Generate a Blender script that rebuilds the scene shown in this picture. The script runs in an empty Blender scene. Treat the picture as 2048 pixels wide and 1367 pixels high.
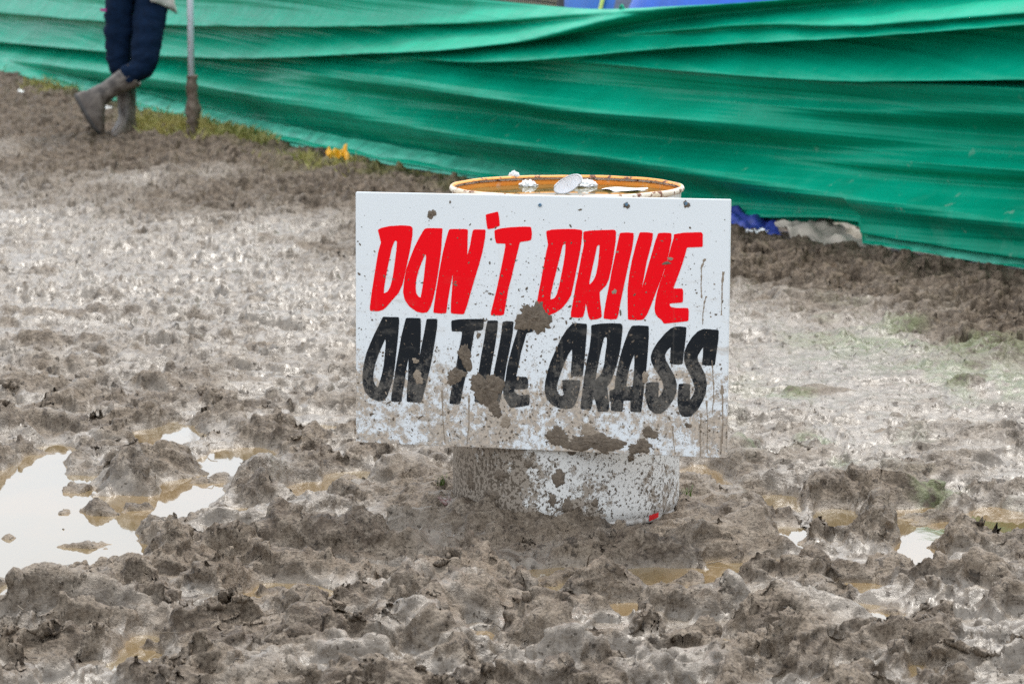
import bpy, bmesh, math, random
import numpy as np
from mathutils import Vector, Matrix, noise as mnoise
random.seed(7)
scene = bpy.context.scene
COL = scene.collection
R = math.radians

# ------------------------------------------------------------------ camera
F, H, PITCH = 7480.0, 1.65, R(7.49)          # focal length in photo pixels, eye height, tilt
cam = bpy.data.cameras.new('camera')
cam.sensor_width = 36.0
cam.lens = 36.0 * F / 2048.0
cam.clip_end = 3000
cam.dof.use_dof = True
cam.dof.focus_distance = 9.15
cam.dof.aperture_fstop = 10.0
cam_o = bpy.data.objects.new('camera', cam)
cam_o.location = (0, 0, H)
cam_o.rotation_euler = (math.pi / 2 - PITCH, 0, 0)
COL.objects.link(cam_o)
scene.camera = cam_o

# ------------------------------------------------------------------ sky and sun (bright overcast)
SUN_EL, SUN_AZ = R(58), R(20)                # sun behind the cloud, beyond the tents, a little to the right
w = bpy.data.worlds.new('World'); scene.world = w; w.use_nodes = True
nt = w.node_tree; nt.nodes.clear()
out = nt.nodes.new('ShaderNodeOutputWorld'); bg = nt.nodes.new('ShaderNodeBackground')
sky = nt.nodes.new('ShaderNodeTexSky'); sky.sky_type = 'NISHITA'; sky.sun_disc = False
sky.sun_elevation = SUN_EL; sky.sun_rotation = SUN_AZ
sky.air_density = 1.0; sky.dust_density = 4.0; sky.ozone_density = 1.0
tc = nt.nodes.new('ShaderNodeTexCoord')
cn = nt.nodes.new('ShaderNodeTexNoise'); cn.inputs['Scale'].default_value = 2.2; cn.inputs['Detail'].default_value = 6
mp = nt.nodes.new('ShaderNodeMapping'); mp.inputs['Scale'].default_value = (1, 1, 2.6)
cr = nt.nodes.new('ShaderNodeValToRGB')
cr.color_ramp.elements[0].position = .30; cr.color_ramp.elements[0].color = (7.0, 8.3, 9.9, 1)
cr.color_ramp.elements[1].position = .72; cr.color_ramp.elements[1].color = (16.2, 17.0, 17.8, 1)
mx = nt.nodes.new('ShaderNodeMix'); mx.data_type = 'RGBA'; mx.inputs[0].default_value = .86
nt.links.new(tc.outputs['Generated'], mp.inputs[0]); nt.links.new(mp.outputs[0], cn.inputs[0])
nt.links.new(cn.outputs[0], cr.inputs[0])
sx = nt.nodes.new('ShaderNodeSeparateXYZ'); nt.links.new(tc.outputs['Generated'], sx.inputs[0])
gr = nt.nodes.new('ShaderNodeMapRange'); gr.inputs[1].default_value = 0.0; gr.inputs[2].default_value = 1.0; gr.inputs[3].default_value = 0.86; gr.inputs[4].default_value = 1.45
nt.links.new(sx.outputs[2], gr.inputs[0])
gm = nt.nodes.new('ShaderNodeVectorMath'); gm.operation = 'SCALE'; nt.links.new(cr.outputs[0], gm.inputs[0]); nt.links.new(gr.outputs[0], gm.inputs['Scale'])
nt.links.new(sky.outputs[0], mx.inputs[6]); nt.links.new(gm.outputs[0], mx.inputs[7])
nt.links.new(mx.outputs[2], bg.inputs[0]); bg.inputs[1].default_value = 0.060
nt.links.new(bg.outputs[0], out.inputs[0])
sun = bpy.data.lights.new('sun', 'SUN'); sun.energy = 1.5; sun.angle = R(11); sun.color = (1, .96, .9)
sun_o = bpy.data.objects.new('sun', sun); COL.objects.link(sun_o)
_sd = Vector((math.sin(SUN_AZ) * math.cos(SUN_EL), math.cos(SUN_AZ) * math.cos(SUN_EL), math.sin(SUN_EL)))
sun_o.rotation_euler = _sd.to_track_quat('Z', 'Y').to_euler(); sun_o.location = (0, 20, 30)
scene.view_settings.view_transform = 'Standard'
scene.view_settings.look = 'None'
scene.view_settings.exposure = 1.03
scene.view_settings.gamma = 1.0
scene.cycles.use_denoising = False

# ------------------------------------------------------------------ helpers
_ct, _st = math.cos(PITCH), math.sin(PITCH)
def ray(px, py):
    b = (683.5 - py) / F
    return np.array([(px - 1024) / F, _ct + b * _st, -_st + b * _ct])
def ground(px, py, z=0.0):                    # photo pixel -> point on the level z
    r = ray(px, py); t = (z - H) / r[2]
    return Vector((r[0] * t, r[1] * t, z))
def at_depth(px, py, y):                      # photo pixel -> point at distance y
    r = ray(px, py); t = y / r[1]
    return Vector((r[0] * t, y, H + r[2] * t))

def link(o, parent=None):
    COL.objects.link(o)
    if parent is not None: o.parent = parent
    return o
def tag(o, label=None, cat=None, group=None, kind=None):
    if label: o['label'] = label
    if cat: o['category'] = cat
    if group: o['group'] = group
    if kind: o['kind'] = kind
    return o
def empty(name, loc=(0, 0, 0), rz=0.0):
    o = bpy.data.objects.new(name, None); o.location = loc; o.rotation_euler = (0, 0, rz)
    o.empty_display_size = .1
    return link(o)
def mesh_obj(name, verts, faces, mat, parent=None, smooth=True):
    me = bpy.data.meshes.new(name); me.from_pydata([tuple(v) for v in verts], [], faces); me.update()
    if smooth: me.polygons.foreach_set('use_smooth', [True] * len(me.polygons))
    me.materials.append(mat)
    return link(bpy.data.objects.new(name, me), parent)
def bm_obj(name, bm, mat, parent=None, smooth=True):
    me = bpy.data.meshes.new(name); bm.normal_update(); bm.to_mesh(me); bm.free()
    if smooth: me.polygons.foreach_set('use_smooth', [True] * len(me.polygons))
    me.materials.append(mat)
    return link(bpy.data.objects.new(name, me), parent)
def grid_mesh(name, P, mat, parent=None, attrs=None):   # P: (n, m, 3) array
    n, m = P.shape[:2]
    me = bpy.data.meshes.new(name)
    me.vertices.add(n * m); me.vertices.foreach_set('co', P.reshape(-1).astype(np.float32))
    idx = np.arange(n * m, dtype=np.int32).reshape(n, m)
    q = np.stack([idx[:-1, :-1], idx[:-1, 1:], idx[1:, 1:], idx[1:, :-1]], -1).reshape(-1)
    nf = (n - 1) * (m - 1)
    me.loops.add(nf * 4); me.loops.foreach_set('vertex_index', q)
    me.polygons.add(nf); me.polygons.foreach_set('loop_start', np.arange(0, nf * 4, 4, dtype=np.int32))
    me.polygons.foreach_set('use_smooth', np.ones(nf, dtype=bool))
    for k, v in (attrs or {}).items():
        a = me.attributes.new(k, 'FLOAT', 'POINT'); a.data.foreach_set('value', v.reshape(-1).astype(np.float32))
    me.update(calc_edges=True)
    me.materials.append(mat)
    return link(bpy.data.objects.new(name, me), parent)
def lathe(profile, seg=64):
    v, f = [], []
    n = len(profile)
    for i in range(seg):
        a = 2 * math.pi * i / seg
        for r, z in profile: v.append((r * math.cos(a), r * math.sin(a), z))
    for i in range(seg):
        j = (i + 1) % seg
        for k in range(n - 1): f.append((i * n + k, j * n + k, j * n + k + 1, i * n + k + 1))
    return v, f
def tube(pts, rads, seg=12, cap=True, ell=1.0):
    v, f = [], []
    pts = [Vector(p) for p in pts]
    n = len(pts)
    up = Vector((0.13, 0.97, .2)).normalized()
    for i, p in enumerate(pts):
        d = (pts[min(i + 1, n - 1)] - pts[max(i - 1, 0)]).normalized()
        a = d.cross(up).normalized(); b = d.cross(a).normalized()
        r = rads[i] if hasattr(rads, '__len__') else rads
        for k in range(seg):
            t = 2 * math.pi * k / seg
            v.append(p + a * (r * math.cos(t)) + b * (r * ell * math.sin(t)))
    for i in range(n - 1):
        for k in range(seg):
            k2 = (k + 1) % seg
            f.append((i * seg + k, i * seg + k2, (i + 1) * seg + k2, (i + 1) * seg + k))
    if cap:
        f.append(tuple(range(seg))[::-1]); f.append(tuple(range((n - 1) * seg, n * seg)))
    return v, f

# numpy gradient noise -------------------------------------------------
_rng = np.random.RandomState(11)
_P = np.concatenate([_rng.permutation(256)] * 3).astype(np.int32)
_G2 = np.stack([np.cos(np.arange(32) * math.pi / 16), np.sin(np.arange(32) * math.pi / 16)], -1).astype(np.float32)
_g3 = _rng.normal(size=(256, 3)); _G3 = (_g3 / np.linalg.norm(_g3, axis=1)[:, None]).astype(np.float32)
def fade(t): return t * t * t * (t * (t * 6 - 15) + 10)
def perlin2(x, y, seed=0):
    xi = np.floor(x).astype(np.int32); yi = np.floor(y).astype(np.int32)
    xf = (x - xi).astype(np.float32); yf = (y - yi).astype(np.float32)
    xi = (xi + seed * 37) & 255; yi = (yi + seed * 91) & 255
    u, v = fade(xf), fade(yf)
    def g(ix, iy, dx, dy):
        h = _P[_P[ix & 255] + (iy & 255)] & 31
        gr = _G2[h]; return gr[..., 0] * dx + gr[..., 1] * dy
    a = g(xi, yi, xf, yf); b = g(xi + 1, yi, xf - 1, yf)
    c = g(xi, yi + 1, xf, yf - 1); d = g(xi + 1, yi + 1, xf - 1, yf - 1)
    return 1.45 * ((a * (1 - u) + b * u) * (1 - v) + (c * (1 - u) + d * u) * v)
def perlin3(x, y, z, seed=0):
    xi = np.floor(x).astype(np.int32); yi = np.floor(y).astype(np.int32); zi = np.floor(z).astype(np.int32)
    xf = (x - xi).astype(np.float32); yf = (y - yi).astype(np.float32); zf = (z - zi).astype(np.float32)
    xi = (xi + seed * 37) & 255; yi = (yi + seed * 91) & 255; zi = (zi + seed * 53) & 255
    u, v, w_ = fade(xf), fade(yf), fade(zf)
    res = 0
    for dx in (0, 1):
        wx = u if dx else 1 - u
        A = _P[(xi + dx) & 255]
        for dy in (0, 1):
            wy = v if dy else 1 - v
            B = _P[A + ((yi + dy) & 255)]
            for dz in (0, 1):
                wz = w_ if dz else 1 - w_
                g = _G3[_P[B + ((zi + dz) & 255)]]
                res = res + wx * wy * wz * (g[..., 0] * (xf - dx) + g[..., 1] * (yf - dy) + g[..., 2] * (zf - dz))
    return 1.5 * res
def fbm2(x, y, o=4, seed=0, gain=.5):
    s = 0; a = 1.0; t = 0
    for k in range(o):
        s = s + a * perlin2(x * 2 ** k, y * 2 ** k, seed + k); t += a; a *= gain
    return s / t
def sstep(a, b, x):
    t = np.clip((x - a) / (b - a), 0, 1); return t * t * (3 - 2 * t)

# materials --------------------------------------------------------------
class NT:
    def __init__(s, name):
        s.m = bpy.data.materials.new(name); s.m.use_nodes = True
        s.t = s.m.node_tree; s.t.nodes.clear()
        s.out = s.t.nodes.new('ShaderNodeOutputMaterial'); s.b = s.t.nodes.new('ShaderNodeBsdfPrincipled')
        s.t.links.new(s.b.outputs[0], s.out.inputs[0])
        s.tc = s.t.nodes.new('ShaderNodeTexCoord')
    def n(s, k): return s.t.nodes.new(k)
    def l(s, a, b): s.t.links.new(a, b)
    def put(s, sock, v):
        if hasattr(v, 'links'): s.l(v, sock)
        else: sock.default_value = v
    def coord(s, scale=(1, 1, 1), which='Object', rot=(0, 0, 0)):
        m = s.n('ShaderNodeMapping'); m.inputs['Scale'].default_value = scale; m.inputs['Rotation'].default_value = rot
        s.l(s.tc.outputs[which], m.inputs[0]); return m.outputs[0]
    def noise(s, vec, scale=5, detail=6, rough=.6, dist=0):
        n = s.n('ShaderNodeTexNoise'); s.l(vec, n.inputs['Vector'])
        n.inputs['Scale'].default_value = scale; n.inputs['Detail'].default_value = detail
        n.inputs['Roughness'].default_value = rough; n.inputs['Distortion'].default_value = dist
        return n.outputs[0]
    def voro(s, vec, scale=5, feat='F1'):
        n = s.n('ShaderNodeTexVoronoi'); n.feature = feat; s.l(vec, n.inputs['Vector']); n.inputs['Scale'].default_value = scale
        return n.outputs['Distance']
    def ramp(s, v, a, b, lo=0., hi=1.):
        n = s.n('ShaderNodeMapRange'); n.interpolation_type = 'SMOOTHSTEP'
        s.put(n.inputs[0], v); s.put(n.inputs[1], a); s.put(n.inputs[2], b); s.put(n.inputs[3], lo); s.put(n.inputs[4], hi)
        return n.outputs[0]
    def math(s, op, a, b=0., c=0.):
        n = s.n('ShaderNodeMath'); n.operation = op
        s.put(n.inputs[0], a); s.put(n.inputs[1], b); s.put(n.inputs[2], c); return n.outputs[0]
    def mix(s, f, a, b):
        n = s.n('ShaderNodeMix'); n.data_type = 'RGBA'
        s.put(n.inputs[0], f)
        s.put(n.inputs[6], a if hasattr(a, 'links') else (*a[:3], 1)); s.put(n.inputs[7], b if hasattr(b, 'links') else (*b[:3], 1))
        return n.outputs[2]
    def attr(s, name):
        n = s.n('ShaderNodeAttribute'); n.attribute_name = name; return n.outputs['Fac']
    def sep(s, vec):
        n = s.n('ShaderNodeSeparateXYZ'); s.l(vec, n.inputs[0]); return n.outputs
    def bump(s, h, strength=.5, dist=.01, normal=None):
        n = s.n('ShaderNodeBump'); s.put(n.inputs['Strength'], strength); n.inputs['Distance'].default_value = dist
        s.l(h, n.inputs['Height'])
        if normal is not None: s.l(normal, n.inputs['Normal'])
        s.l(n.outputs[0], s.b.inputs['Normal']); return n.outputs[0]
    def set(s, **k):
        nm = dict(color='Base Color', rough='Roughness', metal='Metallic', spec='Specular IOR Level', ior='IOR', coat='Coat Weight',
                  coat_rough='Coat Roughness', trans='Transmission Weight', alpha='Alpha', sheen='Sheen Weight', sss='Subsurface Weight')
        for a, v in k.items():
            if a == 'color' and not hasattr(v, 'links'): v = (*v[:3], 1)
            s.put(s.b.inputs[nm[a]], v)
        return s.m
def plain(name, col, rough=.6, var=.25, scale=12, bump=.15, metal=0., spec=.5):
    t = NT(name); c = t.coord(); n = t.noise(c, scale)
    d = tuple(x * (1 - var) for x in col); e = tuple(min(1, x * (1 + var)) for x in col)
    t.set(color=t.mix(t.ramp(n, .3, .7), d, e), rough=rough, metal=metal, spec=spec)
    t.bump(t.noise(c, scale * 6), bump, .004)
    return t.m

def mud_material():
    t = NT('churned_mud'); c = t.coord()
    wet, dry, algae, grass, film = (t.attr(k) for k in ('wet', 'dry', 'algae', 'grass', 'film'))
    n1 = t.noise(c, 5, 8, .62); n2 = t.noise(c, 30, 9, .64); n3 = t.noise(c, 120, 5, .60)
    clod = t.mix(t.ramp(n1, .36, .64), (.086, .061, .041), (.200, .151, .106))
    clod = t.mix(t.ramp(n2, .42, .70), clod, (.255, .201, .149))
    clod = t.mix(t.ramp(n3, .36, .54, .55, 0.), clod, (.045, .033, .023))
    clod = t.mix(t.math('MULTIPLY', dry, .85), clod, t.mix(t.ramp(n2, .4, .65), (.048, .033, .021), (.140, .100, .067)))
    slur = t.mix(t.ramp(n2, .36, .66), (.152, .121, .090), (.226, .187, .146))
    f = t.math('MULTIPLY', wet, t.ramp(n2, .26, .46, .35, 1.))
    col = t.mix(f, clod, slur)
    col = t.mix(t.math('MULTIPLY', film, .75), col, (.27, .19, .11))
    # dark turf bits and stems, also painting in shade of dents and crevices
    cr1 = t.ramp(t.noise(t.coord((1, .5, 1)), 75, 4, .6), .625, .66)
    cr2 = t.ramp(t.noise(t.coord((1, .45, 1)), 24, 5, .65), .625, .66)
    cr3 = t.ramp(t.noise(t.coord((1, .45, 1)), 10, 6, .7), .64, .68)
    crumb_shade = t.math('MAXIMUM', t.math('MULTIPLY', cr1, .7), t.math('MAXIMUM', t.math('MULTIPLY', cr2, .8), t.math('MULTIPLY', cr3, .65)))
    col = t.mix(crumb_shade, col, t.mix(t.ramp(n3, .4, .6), (.026, .019, .013), (.075, .055, .040)))
    col = t.mix(t.math('MULTIPLY', algae, t.ramp(n2, .34, .56, .0, .75)), col, (.105, .125, .045))
    gcol = t.mix(t.ramp(n2, .3, .7), (.07, .072, .02), (.19, .165, .06))
    col = t.mix(t.math('MULTIPLY', grass, t.ramp(n1, .38, .55)), col, gcol)
    f = t.math('MULTIPLY', f, t.math('SUBTRACT', 1., crumb_shade))
    ro = t.ramp(t.math('ADD', f, t.math('MULTIPLY', n2, .3)), .1, 1.1, .52, .31)
    t.set(color=col, rough=ro, spec=t.math('MULTIPLY', t.ramp(f, .1, .8, .20, .42), t.ramp(dry, 0., 1., 1., .3)), coat=t.math('MULTIPLY', f, .16), coat_rough=t.ramp(n2, .3, .7, .18, .36))
    h = t.math('ADD', t.math('ADD', t.math('MULTIPLY', n2, 1.0), t.math('MULTIPLY', n3, .4)), t.math('MULTIPLY', crumb_shade, .25))
    t.bump(h, t.ramp(f, 0, 1, .80, .36), .016)
    return t.m

def board_paint(name, base, film_amt, speck=(.11, .082, .056), zlo=.19, zhi=.82, ch=(.46, .345, .235), spec=.4):
    """painted surface with dried splash film, fine splatter and runs, denser towards the bottom"""
    t = NT(name); c = t.coord(); xyz = t.sep(c)
    zf = t.ramp(xyz[2], zlo, zhi, 1., 0.)
    big = t.noise(c, 7, 5, .6)
    n = t.noise(c, 55, 10, .82)
    thr = t.math('SUBTRACT', .78, t.math('ADD', t.math('MULTIPLY', t.math('POWER', zf, 1.25), .385), t.math('MULTIPLY', t.math('SUBTRACT', big, .5), .75)))
    film = t.ramp(n, thr, t.math('ADD', thr, .10))
    runs = t.noise(t.coord((55, 55, 1.6)), 1.0, 3, .5)
    runm = t.math('MULTIPLY', t.ramp(runs, .60, .70), t.math('MULTIPLY', zf, t.ramp(big, .38, .62)))
    film = t.math('MAXIMUM', film, t.math('MULTIPLY', runm, .8))
    ch = t.mix(t.ramp(t.noise(c, 95, 6, .7), .38, .62), tuple(x * .62 for x in ch), tuple(x * 1.12 for x in ch))
    col = t.mix(t.math('MULTIPLY', film, film_amt), base, ch)
    s1 = t.noise(c, 120, 5, .62)
    thr2 = t.math('SUBTRACT', .80, t.math('ADD', t.math('MULTIPLY', zf, .20), t.math('MULTIPLY', t.math('SUBTRACT', big, .5), .28)))
    sp = t.ramp(s1, thr2, t.math('ADD', thr2, .03))
    col = t.mix(sp, col, speck)
    wipe = t.math('MULTIPLY', t.ramp(t.noise(t.coord((5, 5, 16), rot=(0, R(38), 0)), 1.3, 7, .72), .52, .68), t.ramp(zf, .05, .5))
    col = t.mix(t.math('MULTIPLY', wipe, film_amt * .62), col, ch)
    dirt = t.math('MAXIMUM', sp, t.math('MULTIPLY', film, .8))
    t.set(color=col, rough=t.ramp(dirt, 0, 1, .34, .75), spec=spec)
    t.bump(t.math('ADD', t.math('MULTIPLY', dirt, 1.), t.math('MULTIPLY', n, .15)), .35, .0015)
    return t.m

M = {}
DR = .287
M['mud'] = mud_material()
def simple_mud(name, a, b, rough=.6, sc=60):
    t = NT(name); c = t.coord(); n = t.noise(c, sc, 8, .7)
    t.set(color=t.mix(t.ramp(n, .3, .7), a, b), rough=rough); t.bump(t.noise(c, sc * 2.5, 6, .7), .6, .004); return t.m
M['splat'] = simple_mud('splashed_mud', (.095, .07, .048), (.20, .152, .108), .68, 90)
M['splat_pale'] = simple_mud('dried_pale_mud', (.26, .20, .145), (.36, .29, .22), .8, 90)
M['white'] = board_paint('white_sign_paint', (.80, .825, .84), .82)
M['red'] = board_paint('red_sign_paint', (.93, .001, .008), .55, ch=(.46, .10, .085), spec=.15)
M['black'] = board_paint('black_sign_paint', (.0085, .011, .015), .55, ch=(.20, .18, .155), speck=(.24, .20, .16), spec=.2)
M['splinter'] = plain('plywood_edge', (.50, .40, .28), .7, .3, 30)

def drum_paint():
    t = NT('white_drum_paint'); c = t.coord(); xyz = t.sep(c)
    low = t.ramp(xyz[2], 0., .42, 1., 0.)
    left = t.ramp(xyz[0], -.29, .16, 1., 0.)
    big = t.noise(c, 6, 5, .6); n = t.noise(c, 34, 10, .8); s1 = t.noise(c, 115, 7, .68)
    amt = t.math('ADD', t.math('MULTIPLY', low, .13), t.math('ADD', t.math('MULTIPLY', left, t.math('MULTIPLY', low, .30)), t.math('MULTIPLY', t.math('SUBTRACT', big, .5), .60)))
    thr = t.math('SUBTRACT', .68, amt)
    film = t.ramp(n, thr, t.math('ADD', thr, .08))
    col = t.mix(t.math('MULTIPLY', film, .88), (.76, .735, .69), t.mix(t.ramp(s1, .35, .65), (.22, .165, .115), (.37, .295, .22)))
    thr2 = t.math('SUBTRACT', .595, t.math('MULTIPLY', amt, .30))
    sp = t.ramp(s1, thr2, t.math('ADD', thr2, .03))
    col = t.mix(sp, col, (.11, .083, .058))
    # rust runs under the rim
    ru = t.math('MULTIPLY', t.ramp(xyz[2], .70, .83), t.ramp(t.noise(t.coord((30, 30, 5)), 1, 5, .6), .50, .66))
    col = t.mix(t.math('MULTIPLY', ru, .7), col, (.38, .17, .06))
    d = t.math('MAXIMUM', sp, film)
    t.set(color=col, rough=t.ramp(d, 0, 1, .35, .75)); t.bump(d, .45, .002)
    return t.m
M['drum'] = drum_paint()
def rim_mat():
    t = NT('rusty_rim'); c = t.coord(); n = t.noise(c, 45, 8, .7); n2 = t.noise(c, 12, 4)
    zz = t.sep(c)[2]
    base = t.mix(t.ramp(n2, .35, .65), (.70, .56, .40), (.76, .70, .60))
    xy = t.sep(c); rad = t.math('SQRT', t.math('ADD', t.math('MULTIPLY', xy[0], xy[0]), t.math('MULTIPLY', xy[1], xy[1])))
    base = t.mix(t.ramp(rad, DR - .001, DR + .004), (.86, .34, .06), base)
    col = t.mix(t.ramp(n, .54, .60), base, (.16, .05, .022))
    t.set(color=col, rough=.5); t.bump(n, .4, .002); return t.m
M['rim'] = rim_mat()
def inner_mat():
    t = NT('orange_inner_paint'); c = t.coord(); n = t.noise(c, 30, 8, .7); n2 = t.noise(c, 7, 4)
    col = t.mix(t.ramp(n2, .35, .65), (.90, .27, .02), (.92, .36, .05))
    col = t.mix(t.math('MULTIPLY', t.ramp(n, .58, .68), .6), col, (.75, .62, .45))
    t.set(color=col, rough=.4); return t.m
M['inner'] = inner_mat()
def water_mat(name, body, body2, bump_s=.06, scale=9):
    t = NT(name); c = t.coord((1, .5, 1)); n = t.noise(c, scale, 4, .55); v = t.noise(c, 3, 4)
    t.set(color=t.mix(t.ramp(v, .35, .65), body, body2), rough=.03, ior=1.333, spec=.5)
    t.bump(n, bump_s, .01); return t.m
M['puddle'] = water_mat('muddy_water', (.21, .138, .062), (.18, .13, .064), .08, 8)
M['puddle'].node_tree.nodes['Principled BSDF'].inputs['Coat Weight'].default_value = 0.55; M['puddle'].node_tree.nodes['Principled BSDF'].inputs['Coat IOR'].default_value = 1.333
M['drum_water'] = water_mat('stagnant_water', (.10, .082, .026), (.15, .11, .035), .03, 10); M['drum_water'].node_tree.nodes['Principled BSDF'].inputs['IOR'].default_value = 1.15

def tarp_mat():
    t = NT('green_tarpaulin'); c = t.coord(); xyz = t.sep(c)
    weave = t.noise(t.coord((1, 1, 1)), 260, 2, .5)
    big = t.noise(c, 2.2, 5, .6); n = t.noise(c, 15, 6, .66)
    col = t.mix(t.ramp(big, .3, .7), (.0003, .27, .153), (.0004, .345, .205))
    marks = t.math('MULTIPLY', t.ramp(n, .635, .70), t.ramp(xyz[2], .0, .75, 1., .12))
    col = t.mix(t.math('MULTIPLY', marks, .5), col, (.36, .45, .36))
    dust = t.math('MULTIPLY', t.ramp(t.noise(c, 4, 6, .7), .50, .75), t.ramp(xyz[2], .02, .35, .32, 0.))
    col = t.mix(dust, col, (.22, .42, .32))
    t.set(color=col, rough=t.ramp(n, .3, .7, .30, .42), spec=.09)
    t.bump(weave, .06, .002); return t.m
M['tarp'] = tarp_mat()
M['hem'] = plain('skylit_tarp_hem', (.055, .40, .27), .45, .25, 9, .1, 0., .3)  # paler than the cloth: sky light on the upturned hem, painted in
M['tarp_mark'] = plain('dried_splash_on_tarp', (.25, .36, .28), .8, .3, 40)

# ------------------------------------------------------------------ layout of the banner foot line
_bl = np.array([(34, 139), (171, 176), (369, 228), (581, 274), (700, 301), (900, 341), (1150, 385), (1461, 437), (1762, 484), (2048, 527)], float)
_cf = np.polyfit(_bl[:, 0], _bl[:, 1], 3)
def foot_px(u):
    u = np.asarray(u, float); uc = np.clip(u, 0, 2048)
    return np.polyval(_cf, uc) + (u - uc) * np.where(u < 0, .25, .15)
_bu = np.linspace(-500, 3000, 400)
_bw = np.array([ground(a, b)[:] for a, b in zip(_bu, foot_px(_bu))])
_ang_b = _bw[:, 0] / _bw[:, 1]
def banner_y(x, y):                            # distance of the banner foot along the same bearing
    return np.interp(x / np.maximum(y, .1), _ang_b, _bw[:, 1])

DRUM = ground(1132, 1012); DR = .287
WATER_Z = -.031

# ------------------------------------------------------------------ ground
def build_ground():
    ys = [-80, -40, -18, -8, -2, 1.5, 3.5, 5.0, 5.9, 6.4, 6.7]
    y = 6.9
    while y < 29.5:
        ys.append(y); y += .0058 * (y / 7.4) ** 1.5
    y = 29.6; st = .1
    while y < 1500: ys.append(y); st *= 1.25; y += st
    ys = np.array(ys)
    ss = np.linspace(-1.26, 1.26, 905)
    ext = []; s = 1.26; st = .004
    while s < 60: st *= 1.28; s += st; ext.append(s)
    ext = np.array(ext); ss = np.concatenate([-ext[::-1], ss, ext])
    wid = np.maximum(ys, 6.0) * (1024 / F)
    X = ss[None, :] * wid[:, None]; Y = np.repeat(ys[:, None], len(ss), 1)
    X = X.astype(np.float64)
    inside = (sstep(1.9, 1.27, np.abs(ss))[None, :] * (sstep(6.2, 6.9, ys) * sstep(33, 29, ys))[:, None]).astype(np.float32)
    px = X / np.maximum(Y, .1) * F + 1024           # bearing, only used to lay out zones of the field
    # zones of the field
    rb = np.where(Y > 1, Y / banner_y(X, Y), 0)
    edge = np.interp(X, [-1.6, -.9, -.2, .45, .7, 1.6], [11.6, 11.4, 11.2, 10.3, 9.75, 9.65])
    wob = perlin2(X * 1.3, Y * .8, 3) * .6
    churn = sstep(edge + 2.2, edge - .9, Y + wob * 1.6)
    fthr = np.interp(X / np.maximum(Y, 1), [-.137, -.097, -.057, .09, .137], [.66, .73, .80, .83, .82])
    far = sstep(fthr - .10, fthr + .08, rb + perlin2(X * 1.1, Y * .5, 8) * .08 + perlin2(X * 5, Y * 2.2, 9) * .03)
    right_mid = sstep(.25, .7, X - .02 * Y) * (1 - churn) * (1 - far)

    def window(cx, cy, rx, ry):
        i0, i1 = np.searchsorted(ys, [cy - ry, cy + ry])
        if i1 - i0 < 2: return None
        wl = wid[i0:i1].mean()
        j0, j1 = np.searchsorted(ss, [(cx - rx) / wl - .06, (cx + rx) / wl + .06])
        if j1 - j0 < 2: return None
        return slice(i0, i1), slice(j0, j1)
    # warped coordinates
    wx = X + .09 * perlin2(X * 2.6, Y * 2.6, 1) + .03 * perlin2(X * 9, Y * 9, 2)
    wy = Y + .09 * perlin2(X * 2.6, Y * 2.6, 5) + .03 * perlin2(X * 9, Y * 9, 6)
    low = .018 * fbm2(X * .55, Y * .55, 3, 20) + .006 * sstep(8.65, 8.25, Y)
    b1 = np.abs(perlin2(wx * 2.5, wy * 3.0, 30)); b2 = np.abs(perlin2(wx * 5.5, wy * 6.5, 31)); b3 = np.abs(perlin2(wx * 16, wy * 13, 32))
    r1 = perlin2(wx * 4.6, wy * 3.6, 40); r2 = perlin2(wx * 11, wy * 9, 41); r3 = perlin2(wx * 24, wy * 17, 42); r4 = perlin2(wx * 46, wy * 30, 43)
    hc = .070 * (b1 * 1.5 - .36) + .022 * (b2 * 1.4 - .30) + .026 * r1 + .012 * r2 + .006 * r3
    hm = .007 * r1 + .010 * r2 + .030 * np.clip(r3 - .16, 0, 1) + .020 * np.clip(r4 - .18, 0, 1) + .008 * (b2 - .25)
    hm = hm * (1 - .62 * right_mid)
    hf = .030 * r1 + .052 * r2 + .030 * np.abs(r3) + .008 * r4
    h = low + churn * hc + (1 - churn) * (1 - far) * hm + far * hf
    slurry = -.012 + low + .010 * perlin2(X * 1.1, Y * .9, 50) + (1 - churn) * (.004 + .008 * right_mid) - far * .03

    # puddle basins (photo position, half sizes)
    pud = [(40,1005,130,62),(215,1022,175,28),(150,1105,132,42),(25,1085,70,50),(375,985,64,28),(482,916,66,22),(335,872,60,22),(60,945,60,24),(110,905,54,14),
           (620,985,66,18),(640,862,60,10),(530,858,34,9),(680,1075,66,20),(286,1296,44,26),(560,1186,90,19),(430,1141,56,13),(20,1185,28,18),(700,955,54,12),
           (1400,958,60,24),(1552,1008,48,16),(1575,1072,36,22),(1680,1040,40,22),(1850,1048,70,28),(1835,1098,48,24),(2010,1052,72,30),
           (1705,1155,50,16),(1480,1122,66,20),(1930,1152,40,11),(1340,1152,110,15),(1130,1155,92,17),(1690,1222,100,14),(1840,1340,28,15),
           (950,1282,48,17),(700,1272,44,11),(1465,1290,48,13),(1540,1200,60,15),(480,1030,50,14),(1050,1075,40,12),(1780,1240,60,12),(1250,1215,50,10)]
    basin = np.zeros_like(h)
    for k, (cx, cy, hw, hh) in enumerate(pud):
        hw, hh = hw * 1.12, hh * 1.12; g = ground(cx, cy, WATER_Z); a_, b_ = ground(cx, cy - hh, WATER_Z), ground(cx, cy + hh * (1.35 if cy < 1140 else 1.9), WATER_Z)
        rx = hw * g.y / F; ry = (a_.y - b_.y) / 2; gy = (a_.y + b_.y) / 2
        wv = window(g.x, gy, rx * 2.2, ry * 2.2)
        if wv is None: continue
        xx, yy = X[wv], Y[wv]; sd = k % 40
        u_ = (xx - g.x) / rx + .26 * perlin2(xx * 6, yy * 6, sd) + .12 * perlin2(xx * 20, yy * 20, sd + 1)
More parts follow.
